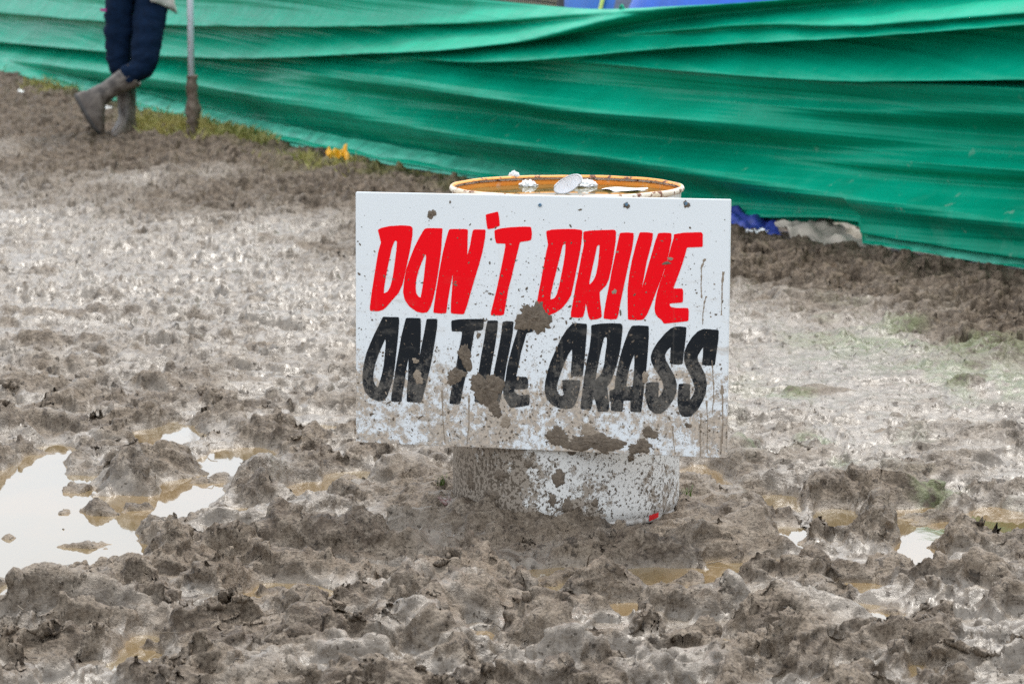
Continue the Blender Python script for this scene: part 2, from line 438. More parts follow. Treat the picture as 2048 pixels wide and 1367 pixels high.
        v_ = (yy - gy) / ry + .26 * perlin2(xx * 6, yy * 6, sd + 4) + .12 * perlin2(xx * 20, yy * 20, sd + 5)
        basin[wv] = np.maximum(basin[wv], sstep(1.35, .75, np.sqrt(u_ ** 2 + v_ ** 2)))
    def wet_at(cx, cy):
        g = ground(cx, cy); i = int(np.clip(np.searchsorted(ys, g.y + .02), 1, len(ys) - 1)); j = int(np.clip(np.searchsorted(ss, g.x / wid[i]), 1, len(ss) - 1))
        return basin[i, j] > .25
    sl2 = slurry * (1 - basin) + (-.085) * basin
    h = np.where(h < slurry, slurry - (slurry - h) * .28, h)

    # clods set out one by one (photo position, half width, height)
    clods = [(60,890,55,38),(137,962,48,46),(187,1008,60,50),(278,998,44,54),(340,932,85,42),(540,990,78,46),(700,940,36,44),(168,1078,68,32),
        (20,1055,28,26),(35,1165,42,66),(150,1170,62,56),(390,1130,118,76),(140,1255,100,70),(300,1215,78,74),(530,1168,65,56),(590,1290,200,72),
        (312,1275,70,52),(100,1325,105,66),(400,1362,100,66),(800,1350,76,48),(850,1240,75,58),(870,1300,75,62),(810,1148,60,42),(640,1040,60,34),
        (1110,1300,100,82),(1374,1148,52,54),(1100,1148,125,55),(1450,1098,108,92),(1615,1065,46,42),(1762,1070,56,70),(1572,1168,50,44),(1720,1138,108,60),
        (1945,1085,76,62),(1900,1145,60,46),(1990,1178,66,52),(1870,1025,72,46),(1760,1205,62,42),(1360,1258,46,48),(1550,1335,78,78),(1240,1345,70,50),
        (1000,1345,60,44),(1700,1350,70,40),(1900,1320,60,36),(690,1200,70,46),(980,1190,50,34),(760,860,60,30),(560,870,70,32),(150,860,70,32),
        (420,800,60,26),(620,790,55,24),(1500,890,30,18),(1700,930,26,16),(1900,945,32,18),(1500,975,60,26),(1600,990,50,24),(60,780,70,28),(260,800,70,26),
        (60,640,60,22),(180,640,60,22),(80,690,70,24),(500,700,50,18),(380,640,40,16),(640,500,60,14),(330,1045,62,26),(425,1008,40,24),(95,1045,40,14),(232,958,42,32),(412,945,50,30),(60,985,34,10),(300,1062,50,24),(520,480,40,14),(1640,790,70,14),(1780,870,40,14)]
    ncl = len(clods)
    for k in range(70):
        cx, cy = random.uniform(-150, 2200), random.uniform(1170, 1430); s_ = random.uniform(22, 70)
        if not wet_at(cx, cy): clods.append((cx, cy, s_, s_ * random.uniform(.28, .5)))
    for k in range(110):
        cx, cy = random.uniform(-150, 2200), random.uniform(840, 1180); s_ = random.uniform(10, 40)
        if (cx > 1430 and cy < 960 and random.random() < .75) or wet_at(cx, cy): continue
        clods.append((cx, cy, s_, s_ * random.uniform(.38, .66)))
    for k in range(900):
        cx, cy = random.uniform(-150, 2200), 380 + 480 * random.random() ** .8; s_ = random.uniform(5, 22) * (.5 + cy / 1200) * (1 + (random.random() < .10))
        if cx > 1430 and 620 < cy and random.random() < .8: continue
        clods.append((cx, cy, s_, s_ * random.uniform(.35, .75)))
    for k in range(1300):                                  # lumpy band at the banner foot
        cx = random.uniform(-150, 2200); cy = float(foot_px(cx)) + random.uniform(8, 200 if cx < 500 else 130); s_ = random.uniform(4, 16)
        clods.append((cx, cy, s_, s_ * random.uniform(.4, .9)))
    clodm = np.zeros_like(h)
    clods = clods[ncl:] + clods[:ncl]; first = len(clods) - ncl
    for k, (cx, cy, hw, hh) in enumerate(clods):
        if k == first: h = h * (1 - basin) + np.minimum(h, -.062 + .012 * r2) * basin; clodm *= 1 - basin
        g = ground(cx, cy); sc = g.y / F
        rx = hw * sc * 1.18; hz = hh * sc * .90; ry = rx * random.uniform(.6, 1.0)
        gy = g.y + ry * .75
        wv = window(g.x, gy, rx * 1.9, ry * 1.9 + rx * .5)
        if wv is None: continue
        xx, yy = X[wv], Y[wv]
        a = random.uniform(-.5, .5); ca, sa = math.cos(a), math.sin(a)
        dx, dy = xx - g.x, yy - gy
        sd = k % 60
        fr = 1 / max(rx, .02)
        n1, n2 = perlin2(xx * fr * 1.5, yy * fr * 1.5, sd), perlin2(xx * fr * 1.5, yy * fr * 1.5, sd + 7)
        dx = dx + rx * .40 * n1
        dy = dy + ry * .40 * n2
        if hw > 20:
            dx = dx + rx * .16 * perlin2(xx * fr * 4, yy * fr * 4, sd + 3); dy = dy + ry * .16 * perlin2(xx * fr * 4, yy * fr * 4, sd + 9)
        r2_ = ((dx * ca + dy * sa) / rx) ** 2 + ((-dx * sa + dy * ca) / ry) ** 2
        prof = np.clip(1 - r2_, 0, 1)
        prof = prof ** .85
        top = hz * (1 + .40 * n1 + (.22 * perlin2(xx * fr * 3.2, yy * fr * 3.2, sd + 16) if hw > 20 else 0))
        b0 = np.minimum(h[wv], np.maximum(sl2[wv], -.055))
        h[wv] = np.maximum(h[wv], b0 - .004 + prof * (top + .004))
        clodm[wv] = np.maximum(clodm[wv], sstep(0., .45, prof))

    # boot prints
    def prints(n, xr, yr, dmin, dmax):
        for k in range(n):
            cx, cy = random.uniform(*xr), random.uniform(*yr)
            if wet_at(cx, cy): continue
            g = ground(cx, cy)
            wv = window(g.x, g.y, .26, .26)
            if wv is None: continue
            xx, yy = X[wv], Y[wv]; a = random.uniform(0, math.pi)
            ca, sa = math.cos(a), math.sin(a)
            dx = xx - g.x + .018 * perlin2(xx * 14, yy * 14, k % 50); dy = yy - g.y + .018 * perlin2(xx * 14, yy * 14, k % 50 + 9)
            u_, v_ = dx * ca + dy * sa, -dx * sa + dy * ca
            wd = .052 + .010 * np.cos(u_ * 22)
            r = (np.abs(u_ / .145) ** 3 + np.abs(v_ / wd) ** 3) ** (1 / 3)
            m = sstep(1.12, .72, r); d = random.uniform(dmin, dmax)
            lip = d * .5 * np.exp(-((r - 1.32) / .24) ** 2) * (.5 + .9 * np.clip(perlin2(xx * 9, yy * 9, k % 40 + 5) + .4, 0, 1.2))
            fl = slurry[wv] - d + .003 * np.sin(u_ * 210) * (np.abs(v_) < .04)
            h[wv] = h[wv] + lip; h[wv] = h[wv] * (1 - m) + np.minimum(h[wv], fl) * m
    prints(70, (-100, 2150), (1060, 1420), .02, .045)
    prints(60, (-100, 2150), (480, 1000), .006, .02)
    # only the basins reach below the water line
    dry_min = WATER_Z + .006 + .004 * perlin2(X * 30, Y * 30, 70)
    h = np.where(basin < .15, np.maximum(h, dry_min), h)

    # wet mud does not stand upright: relax the steepest faces
    gx = np.gradient(X, axis=1); gy = np.gradient(Y, axis=0)
    def blur(a, n, ax):
        c_ = np.cumsum(np.pad(a, [(n + 1, n) if i == ax else (0, 0) for i in (0, 1)], 'edge'), axis=ax)
        return (np.take(c_, range(2 * n + 1, c_.shape[ax]), ax) - np.take(c_, range(0, c_.shape[ax] - 2 * n - 1), ax)) / (2 * n + 1)
    for it in range(5):
        sl = np.hypot(np.gradient(h, axis=1) / gx, np.gradient(h, axis=0) / gy)
        m = blur(blur(sstep(.75, 1.4, sl), 3, 1), 2, 0) * sstep(11.5, 10, Y)
        h = h + m * (blur(blur(h, 4, 1), 2, 0) - h)
    # torn edges and pressed steps
    tz = (churn * .85 + (1 - churn) * (.66 - .42 * right_mid)) * (1 - basin) * inside
    for (fx, fy, am, sd) in ((2.8, 3.6, .026, 101), (6.5, 7.5, .012, 102), (15, 14, .0055, 103)):
        n_ = perlin2(wx * fx, wy * fy, sd) + .25 * perlin2(X * fx * 3.3, Y * fy * 3.3, sd + 5)
        h = h + tz * am * (sstep(-.09, .09, n_) - .5) + tz * am * .35 * np.exp(-((n_ - .07) / .05) ** 2)
    h = np.where(basin < .15, np.maximum(h, dry_min), h)
    # mud heaped against the drum foot
    dx, dy = X - DRUM.x, Y - DRUM.y
    rd = np.sqrt(dx ** 2 + dy ** 2); th = np.arctan2(dx, -dy)          # 0 = facing the camera, + = right
    heap = np.interp(th, [-3.2, -2, -1.2, -.5, 0.05, .45, .9, 1.3, 2.2, 3.2], [.03, .03, .030, .045, .040, .010, .004, .020, .03, .03])
    hp = (heap - .010 * np.exp(-((th - .75) / .38) ** 2)) * np.exp(-np.clip((rd - DR) / .20, 0, 9) ** 2) * (1 + .6 * perlin2(X * 8, Y * 8, 61) + .45 * perlin2(X * 19, Y * 19, 62))
    hm_ = np.exp(-np.clip((rd - DR) / .22, 0, 9) ** 2)
    h = h * (1 - .75 * hm_) + hp
    clodm = np.maximum(clodm, hm_ * .9)
    # ground smooth in the strip where the cloth hangs down
    foot = np.exp(-((rb - 1.0) / np.where(rb < 1, .032, .012)) ** 2)
    h = h * (1 - .85 * foot) - .016 * foot; amp_foot = 1 - .7 * foot
    h = np.where(rb > 1.02, h * .6 - .01, h)

    h *= inside
    grass = sstep(.90, .98, rb + .05 * perlin2(X * 1.2, Y * .6, 12)) * sstep(.10, -.5, X + .06 * (Y - 20)) * sstep(-3.4, -2.9, X)
    grass = np.maximum(grass, sstep(1.01, 1.1, rb)); grass = np.maximum(grass, 1 - inside)

    # second pass: crumbly relief along the surface normal, so lumps get undercut
    P = np.stack([X, Y, h], -1)
    wetf = sstep(.022, .0, h - np.maximum(sl2, WATER_Z)) * (1 - .7 * clodm)
    slick = (.70 + .30 * sstep(-.25, .3, perlin2(X * 2.2, Y * 1.4, 81))) * (1 - churn) + churn * sstep(.0, .5, perlin2(X * 2.6, Y * 1.8, 82)) * .7
    wetf = np.maximum(wetf, slick * (1 - clodm * .8)) * (1 - far * .85)
    wetf = blur(blur(wetf, 2, 1), 2, 0)
    amp = (churn * (1 - .66 * wetf) + (1 - churn) * (.50 + .40 * far) * (1 - .45 * wetf) * (1 - .45 * right_mid)) * inside * amp_foot * (1 - basin * (1 - clodm))
    knead = sstep(-.30, .35, perlin2(wx * 5.5, wy * 4.5, 83)) * .8 + .2          # smooth kneaded faces next to crumbly ones
    for (fr, am, sd, mode, zz) in ((6, .024, 1, 'p', 1.2), (14, .016, 2, 'r', 2.0), (34, .0055, 3, 'r', 1.5), (85, .0024, 4, 'b', 1.3)):
        du = np.gradient(P, axis=1); dv = np.gradient(P, axis=0)
        nrm = np.cross(du, dv); nrm /= np.maximum(np.linalg.norm(nrm, axis=-1, keepdims=True), 1e-12)
        q = perlin3(P[..., 0] * fr, P[..., 1] * fr * .75, P[..., 2] * fr * zz, sd)
        q = (np.abs(q) * 2 - .45) if mode == 'b' else ((.40 - np.abs(q) * 2) if mode == 'r' else q)
        P = P + nrm * (q * am * amp * (knead if fr > 30 else 1))[..., None]
    hz = P[..., 2]
    P[..., 2] = np.where((basin < .2) & (inside > .5), np.maximum(hz, WATER_Z + .004), hz)

    algae = right_mid * sstep(-.05, .35, perlin2(X * 1.3, Y * .55, 90)) * sstep(-.05, .3, perlin2(X * 6, Y * 2.2, 91) + .10)
    for (cx, cy, hw, hh) in ((1720, 688, 150, 26), (1950, 700, 130, 30), (1790, 655, 90, 14), (1880, 735, 120, 16), (1560, 790, 60, 10), (1690, 930, 42, 12), (1880, 985, 60, 10), (1500, 900, 40, 10), (1620, 885, 40, 8)):
        g = ground(cx, cy); rx_ = hw * g.y / F; ry_ = ground(cx, cy - hh).y - g.y
        algae = np.maximum(algae, sstep(1.3, .3, np.hypot((X - g.x) / rx_, (Y - g.y) / ry_) + .55 * perlin2(X * 5, Y * 2.4, 95)))
    algae = np.maximum(algae, right_mid * .5 * sstep(.35, .5, perlin2(X * 4, Y * 2.6, 93)))
    film = sstep(.012, .0, np.abs(P[..., 2] - WATER_Z)) * basin * .8
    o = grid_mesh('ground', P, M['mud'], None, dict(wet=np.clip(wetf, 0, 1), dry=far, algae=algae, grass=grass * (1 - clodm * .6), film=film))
    tag(o, kind='structure')
    return ys, ss, wid, P
G_ys, G_ss, G_wid, G_P = build_ground()
def ground_z(x, y):
    i = int(np.clip(np.searchsorted(G_ys, y), 1, len(G_ys) - 1)); j = int(np.clip(np.searchsorted(G_ss, x / G_wid[i]), 1, len(G_ss) - 1))
    return float(G_P[i, j, 2])

# puddle water: one level sheet, the mud rises through it
wv = [(-3, 6.2), (3, 6.2), (3, 12.2), (-3, 12.2)]
o = mesh_obj('puddle_water', [(x, y, WATER_Z) for x, y in wv], [(0, 1, 2, 3)], M['puddle']); tag(o, kind='structure')
o.location = (0, 0, 0)

# ------------------------------------------------------------------ green banner
def line(pts):
    a = np.array(pts, float)
    def fn(u):
        # smooth interpolation of a traced ridge
        return np.interp(u, a[:, 0], a[:, 1])
    return fn
def build_banner():
    nu, nv = 760, 330
    U = np.linspace(-420, 2600, nu)
    k = np.ones(41); k /= k.sum()
    def sm(a): return np.convolve(np.pad(a, 20, 'edge'), k, 'valid')
    foot = foot_px(U)
    bot = foot - np.interp(U, [0, 900, 1300, 1500], [7, 7, 3, 2])
    # the cloth is hitched up right of the sign
    botS = bot.copy()
    lift = np.interp(U, [1440, 1480, 1590, 1690, 1757, 1762, 1764, 2600], [0, 2, 13, 26, 28, 27, 0, 0])
    top = sm(np.interp(U, [-420, 0, 500, 850, 960, 1080, 1180, 1300, 1420, 1560, 1700, 2048, 2600], [-95, -80, -60, -26, 0, 9, 19, 17, 11, 4, -14, -60, -110]))
    V = np.linspace(0, 1, nv)
    VV = top[:, None] + (botS - top)[:, None] * V[None, :]
    bot = botS - lift
    UU = np.repeat(U[:, None], nv, 1)
    base = np.array([ground(a, b)[:] for a, b in zip(U, foot)])
    tang = np.gradient(base[:, :2], axis=0); tang /= np.linalg.norm(tang, axis=1)[:, None]
    nor = np.stack([tang[:, 1], -tang[:, 0]], -1)                  # towards the camera side
    nor *= np.sign((nor * -base[:, :2]).sum(1))[:, None]
    Y = base[:, 1]
    # height of each photo pixel on the upright cloth
    b = (683.5 - VV) / F
    Z = H + Y[:, None] * (-_st + b * _ct) / (_ct + b * _st)
    D = np.zeros_like(VV)
    v0 = VV.copy()
    mm = Y[:, None] / F                                             # metres per photo pixel
    def fold(pts, amp, wu, wd):
        a = np.array(pts, float)
        r = sm(np.interp(U, a[:, 0], a[:, 1]))[:, None]
        A = sm(np.interp(U, [p[0] for p in amp], [p[1] for p in amp]))[:, None]
        d = VV - r
        prof = np.where(d < 0, np.exp(-(np.abs(d) / wu) ** 1.6), np.exp(-(np.abs(d) / wd) ** 2.2))
        return A * prof
    Fo = [
        ([(-400,2),(0,15),(195,32),(342,41),(581,43),(700,43),(950,35),(1170,27),(1316,18),(1500,7),(1700,-12)], [(-400,.042),(700,.045),(1100,.04),(1300,.03),(1500,.02),(1600,0)], 13, 6),
        ([(-400,55),(0,70),(171,84),(324,97),(505,103),(700,93),(830,82),(950,71),(1060,59),(1170,48),(1280,33),(1390,18),(1572,3),(1900,-30)], [(-400,.055),(0,.06),(500,.065),(900,.09),(1280,.10),(1600,.06),(1900,.03)], 15, 8),
        ([(700,120),(850,108),(950,95),(1133,86),(1316,73),(1500,60),(1768,43),(2048,18),(2400,-10)], [(760,0),(900,.04),(1100,.08),(2000,.11),(2600,.11)], 20, 11),
        ([(1200,58),(1390,44),(1572,31),(1768,24),(2048,-2),(2400,-30)], [(1200,0),(1400,.05),(2600,.07)], 12, 6),
        ([(800,104),(1000,97),(1256,105),(1512,118),(1768,124),(2048,117),(2500,110)], [(820,0),(1000,.05),(1250,.07),(1768,.12),(2500,.13)], 26, 11),
        ([(800,112),(1000,112),(1256,128),(1512,148),(1768,160),(2048,171),(2500,190)], [(900,0),(1256,.03),(1700,.05),(2500,.06)], 16, 40),
        ([(600,150),(800,155),(1000,177),(1256,218),(1512,243),(1716,262),(1950,275)], [(450,0),(800,.05),(1000,.08),(1300,.075),(1716,.04),(1950,0)], 36, 30),
        ([(500,215),(800,240),(1000,271),(1256,307),(1512,348),(1768,389),(2048,430),(2500,490)], [(400,0),(700,.03),(1000,.055),(1500,.055),(2500,.05)], 30, 34),
        ([(-400,95),(0,112),(200,135),(400,160),(600,195),(800,215)], [(-400,.05),(400,.05),(650,.04),(850,0)], 20, 26),
        ([(1400,205),(1700,215),(2048,225),(2500,240)], [(1400,0),(1700,.03),(2500,.04)], 22, 24),
        ([(1300,395),(1461,425),(1690,436),(1762,448),(2048,488),(2500,550)], [(1300,0),(1461,.03),(1690,.05),(2048,.06),(2500,.06)], 30, 9),
        ([(1500,300),(1800,320),(2048,335),(2500,360)], [(1500,0),(1800,.03),(2500,.04)], 20, 24),
    ]
    LZ = np.zeros_like(D)
    for a in Fo:
        fd = fold(*a) * (2.0 if a[3] > 12 else 1.15); D = D + fd
        if a[3] <= 12: LZ = LZ + fd * .55 * sstep(.0, .12, V)[None, :]
    # long shallow creases running with the pull of the cloth
    q = (VV - top[:, None]) / (botS - top)[:, None]
    s_ = np.cumsum(np.concatenate([[0], np.linalg.norm(np.diff(base[:, :2], axis=0), axis=1)]))[:, None] + 0 * q
    hh = np.clip((bot - top)[:, None], 60, 900)
    warp = (VV - foot[:, None] * .55) / 330. + .02 * perlin2(s_ * .5, q * 3, 4)
    D *= 1.75
    D += .008 * perlin2(s_ * .30, warp * 11, 6) + .0045 * perlin2(s_ * .4, warp * 26, 7) + .0016 * perlin2(s_ * .6, warp * 55, 8)
    D += .006 * fbm2(s_ * .9, q * 4, 2, 9)
    D += .0042 * (.35 - np.abs(perlin2(s_ * .45, warp * 42, 12))) + .0026 * (.35 - np.abs(perlin2(s_ * .7 + 4, warp * 90, 13))) + .010 * (.35 - np.abs(perlin2(s_ * .22 + 9, warp * 17, 14)))
    # hem turned outwards over the ground
    hem = sstep(.0, 1., 1 - (botS[:, None] - VV) / 20.0)
    D += hem * np.interp(U, [-400, 0, 700, 1000, 1440, 1700, 1764, 2600], [.20, .20, .18, .10, .01, .01, .10, .12])[:, None]
    Z = Z + lift[:, None] * mm * sstep(.78, 1., V)[None, :]
    P = np.zeros((nu, nv, 3))
    P[..., 0] = base[:, 0:1] + nor[:, 0:1] * D; P[..., 1] = base[:, 1:2] + nor[:, 1:2] * D; P[..., 2] = Z - LZ + LZ[:, -1:] * 0
    P[..., 2] += .006 * perlin2(s_ * 2.5, q * 2, 3) * hem
    root = empty('green_banner', base[nu // 2])
    P -= base[nu // 2]
    c = grid_mesh('cloth', P[:, ::-1], M['tarp'], root)
    # hem lying out over the ground, sky light put into its pale colour
    for (u0, u1) in ((-420, 1180), (1764, 2600)):
        sel = np.where((U >= u0) & (U <= u1))[0]; nr_ = 9; Hm = np.zeros((len(sel), nr_, 3))
        for r_ in range(nr_):
            t_ = r_ / (nr_ - 1); o_ = D[sel, -1] - .12 + .018 + .105 * t_ + .012 * perlin2(s_[sel, 0] * 3, s_[sel, 0] * 0 + t_ * 2, 21)
            Hm[:, r_, 0] = base[sel, 0] + nor[sel, 0] * o_; Hm[:, r_, 1] = base[sel, 1] + nor[sel, 1] * o_
            Hm[:, r_, 2] = .085 - .055 * t_ - .030 * t_ ** 3 + .006 * perlin2(s_[sel, 0] * 4, s_[sel, 0] * 0 + t_ * 3, 22)
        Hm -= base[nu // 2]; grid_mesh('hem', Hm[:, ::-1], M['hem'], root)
    tag(root, 'long creased green plastic banner stretched across behind the drum', 'banner')
    # metal eyelets set along the folded seam
    for (ux, vy) in ((172, 92), (505, 112), (1158, 62), (1290, 8)):
        i = int(np.argmin(np.abs(U - ux))); j = int(np.argmin(np.abs(VV[i] - vy)))
        p = P[i, j]; v, f = lathe([(.010, -.003), (.020, -.003), (.022, 0), (.020, .004), (.010, .004)], 14)
        e = mesh_obj('eyelet', v, f, M['tarp'], root); e.location = p + np.array([nor[i, 0], nor[i, 1], 0]) * .004
        e.rotation_euler = Vector((nor[i, 0], nor[i, 1], 0)).to_track_quat('Z', 'Y').to_euler()
    return root
banner = build_banner()

# ------------------------------------------------------------------ drum
drum = empty('oil_drum', (DRUM.x, DRUM.y, 0), R(6))
RIM = .816
prof = [(.20, -.012), (DR - .035, -.010), (DR - .016, -.002), (DR - .006, .010), (DR - .001, .026), (DR, .045)]
for hz in (.285, .545):
    prof += [(DR, hz - .03), (DR + .003, hz - .018), (DR + .010, hz), (DR + .003, hz + .018), (DR, hz + .03)]
prof += [(DR, RIM - .022), (DR + .001, RIM - .014)]
v, f = lathe(prof, 96); body = mesh_obj('body', v, f, M['drum'], drum)
v, f = lathe([(DR - .002, .65), (DR - .002, RIM - .01)], 96); mesh_obj('inner_wall', v, f, M['inner'], drum)
rp = [(DR + .001 + .0065 * math.cos(a), RIM - .006 + .0075 * math.sin(a)) for a in np.linspace(-2.6, 2.9, 14)]
v, f = lathe(rp, 96); rim = mesh_obj('rolled_rim', v, f, M['rim'], drum)
for vv in rim.data.vertices:
    n_ = mnoise.noise(Vector(vv.co) * 14); vv.co.z += .0016 * n_; s_ = 1 + .004 * mnoise.noise(Vector(vv.co) * 5); vv.co.x *= s_; vv.co.y *= s_
v, f = lathe([(0.0001, -.012), (.20, -.012)], 48); mesh_obj('bottom', v, f, M['drum'], drum)
# bottom chime, paint scraped white with a red patch
v, f = lathe([(DR - .030, -.013), (DR - .012, -.010), (DR - .005, -.004), (DR - .006, .004), (DR - .010, .008)], 96)
chime = mesh_obj('bottom_chime', v, f, simple_mud('scuffed_dirty_paint', (.20, .155, .115), (.66, .62, .57), .6, 45), drum)
pv, pf = [], []
for i in range(6):
    a = R(-44 + i * 1.5) - R(6) + .0
    for z, rr_ in ((-.003 + .0012 * i, DR - .0035), (.012 + .0006 * i, DR - .0028)): pv.append((rr_ * math.cos(a), rr_ * math.sin(a), z))
for i in range(5): pf.append((2 * i, 2 * i + 2, 2 * i + 3, 2 * i + 1))
tag(mesh_obj('paint_patch', pv, pf, plain('red_paint', (.62, .012, .015), .4, .2, 30), chime), 'small red paint patch at the drum foot')
tag(drum, 'white steel drum splashed with mud, orange inside, brimful of murky water', 'drum')
wl = RIM - .022
v, f = lathe([(.0001, 0), (.12, 0), (DR - .0035, 0)], 64)
dw = mesh_obj('drum_water', v, f, M['drum_water']); dw.location = (DRUM.x, DRUM.y, wl)
tag(dw, 'murky brown rainwater filling the white drum to just below its rim', 'water')

# litter floating in the drum
M['paper'] = plain('wet_white_paper', (.78, .78, .76), .6, .12, 25, .4)
def translucent(name, col):
    t = NT(name); t.set(color=col, rough=.35, trans=.35, sss=.0); return t.m
M['plastic'] = translucent('frosted_plastic', (.86, .86, .88))
def crumple(name, loc, sx, sy, sz, label, cat, seed, mat=None, parent=None):
    bm = bmesh.new(); bmesh.ops.create_icosphere(bm, subdivisions=4, radius=1)
    for v_ in bm.verts:
        n = v_.co.normalized()
        k = .62 + .55 * abs(mnoise.noise(n * 2.1 + Vector((seed, 0, 0)))) + .35 * abs(mnoise.noise(n * 5 + Vector((0, seed, 0)))) + .14 * mnoise.noise(n * 12)
        c = n * k; v_.co = Vector((c.x * sx, c.y * sy, max(c.z, -.25) * sz))
    o = bm_obj(name, bm, mat or M['paper'], parent); o.location = loc
    if label: tag(o, label, cat)
    return o
def rimpt(px, py): return at_depth(px, py, DRUM.y)
p = ground(1057, 372, wl); crumple('paper_scrap', (p.x, p.y, wl), .026, .03, .017, 'small crumpled white paper floating left in the drum water', 'paper', 3)
p = ground(1166, 372, wl); crumple('tissue_scrap', (p.x, p.y, wl), .040, .05, .020, 'ragged white tissue floating beside the plastic lid in the drum', 'tissue', 9)
p = ground(1018, 357, RIM); crumple('foam_crumb', (DRUM.x - .132, DRUM.y + .262, RIM + .002), .016, .012, .013, 'white foam crumb stuck on the back of the drum rim', 'litter', 15)
# flat wet sheet on the water
p = ground(1250, 380, wl)
ang = np.linspace(0, 2 * math.pi, 28, endpoint=False)
vs = [(0, 0, .004)] + [(.055 * math.cos(a) * (1 + .18 * math.sin(3 * a)), .05 * math.sin(a) * (1 + .2 * math.cos(5 * a)), .0025 + .002 * math.sin(4 * a)) for a in ang]
o = mesh_obj('paper_sheet', vs, [(0, 1 + i, 1 + (i + 1) % 28) for i in range(28)], M['paper']); o.location = (min(p.x, DRUM.x + .17), p.y, wl)
tag(o, 'flat white paper sheet lying on the drum water at the right', 'paper')
# frosted lid leaning up out of the water: a bent disc with a rim
lid = empty('takeaway_lid', (rimpt(1140, 375).x, DRUM.y + .03, wl))
vv, ff = [], []
nr, na = 7, 40
for i in range(nr + 1):
    rr = .036 * i / nr
    for k in range(na):
        a = 2 * math.pi * k / na; x, y = rr * math.cos(a), rr * 1.0 * math.sin(a)
        vv.append((x, y, .9 * max(0, -x - .005) ** 1.2 + 2.2 * y * y))
for i in range(nr):
    for k in range(na): ff.append((i * na + k, i * na + (k + 1) % na, (i + 1) * na + (k + 1) % na, (i + 1) * na + k))
ld = mesh_obj('lid_disc', vv, ff, M['plastic'], lid); ld.rotation_euler = (R(66), R(-32), 0); ld.scale = (1.05, .55, 1); ld.location = (-.004, 0, .020)
sm_ = ld.modifiers.new('thickness', 'SOLIDIFY'); sm_.thickness = .0018
v, f = tube([(.036 * math.cos(a), .036 * math.sin(a), .9 * max(0, -.036 * math.cos(a) - .005) ** 1.2 + 2.2 * (.036 * math.sin(a)) ** 2) for a in np.linspace(-.9, 2.6, 22)], .0032, 8)
lr = mesh_obj('lid_edge', v, f, M['plastic'], lid); lr.rotation_euler = ld.rotation_euler; lr.location = ld.location; lr.scale = ld.scale
tag(lid, 'bent frosted plastic lid sticking up from the drum water', 'lid')

# ------------------------------------------------------------------ painted sign
YAW = R(14.5)
sc_x, sc_y = DRUM.x - .292 * math.sin(YAW), DRUM.y - .302 * math.cos(YAW)
sign = empty('painted_sign', (sc_x, sc_y, 0), -YAW)
_n = np.array([math.sin(YAW), math.cos(YAW)]); _ax = np.array([math.cos(YAW), -math.sin(YAW)])
def S(px, py):                                  # photo pixel -> board coordinates (x along, z up)
    r = ray(px, py); t = (np.array([sc_x, sc_y]) @ _n) / (r[:2] @ _n)
    Pw = r * t
    return float((Pw[:2] - np.array([sc_x, sc_y])) @ _ax), float(Pw[2] + H)
TH = .012
cs = [S(711, 384), S(1461, 399), S(1453, 916), S(712, 884)]
bm = bmesh.new()
fr = [bm.verts.new((x, 0, z)) for x, z in cs]; bk = [bm.verts.new((x, TH, z)) for x, z in cs]
bm.faces.new(fr); bm.faces.new(bk[::-1])
for i in range(4): bm.faces.new((fr[i], bk[i], bk[(i + 1) % 4], fr[(i + 1) % 4]))
bmesh.ops.recalc_face_normals(bm, faces=bm.faces)
bmesh.ops.bevel(bm, geom=list(bm.edges), offset=.0014, segments=2, affect='EDGES')
board = bm_obj('board', bm, M['white'], sign, smooth=False)
tag(sign, 'mud-spattered white board hand-painted DON\'T DRIVE ON THE GRASS, fixed to the drum', 'sign')

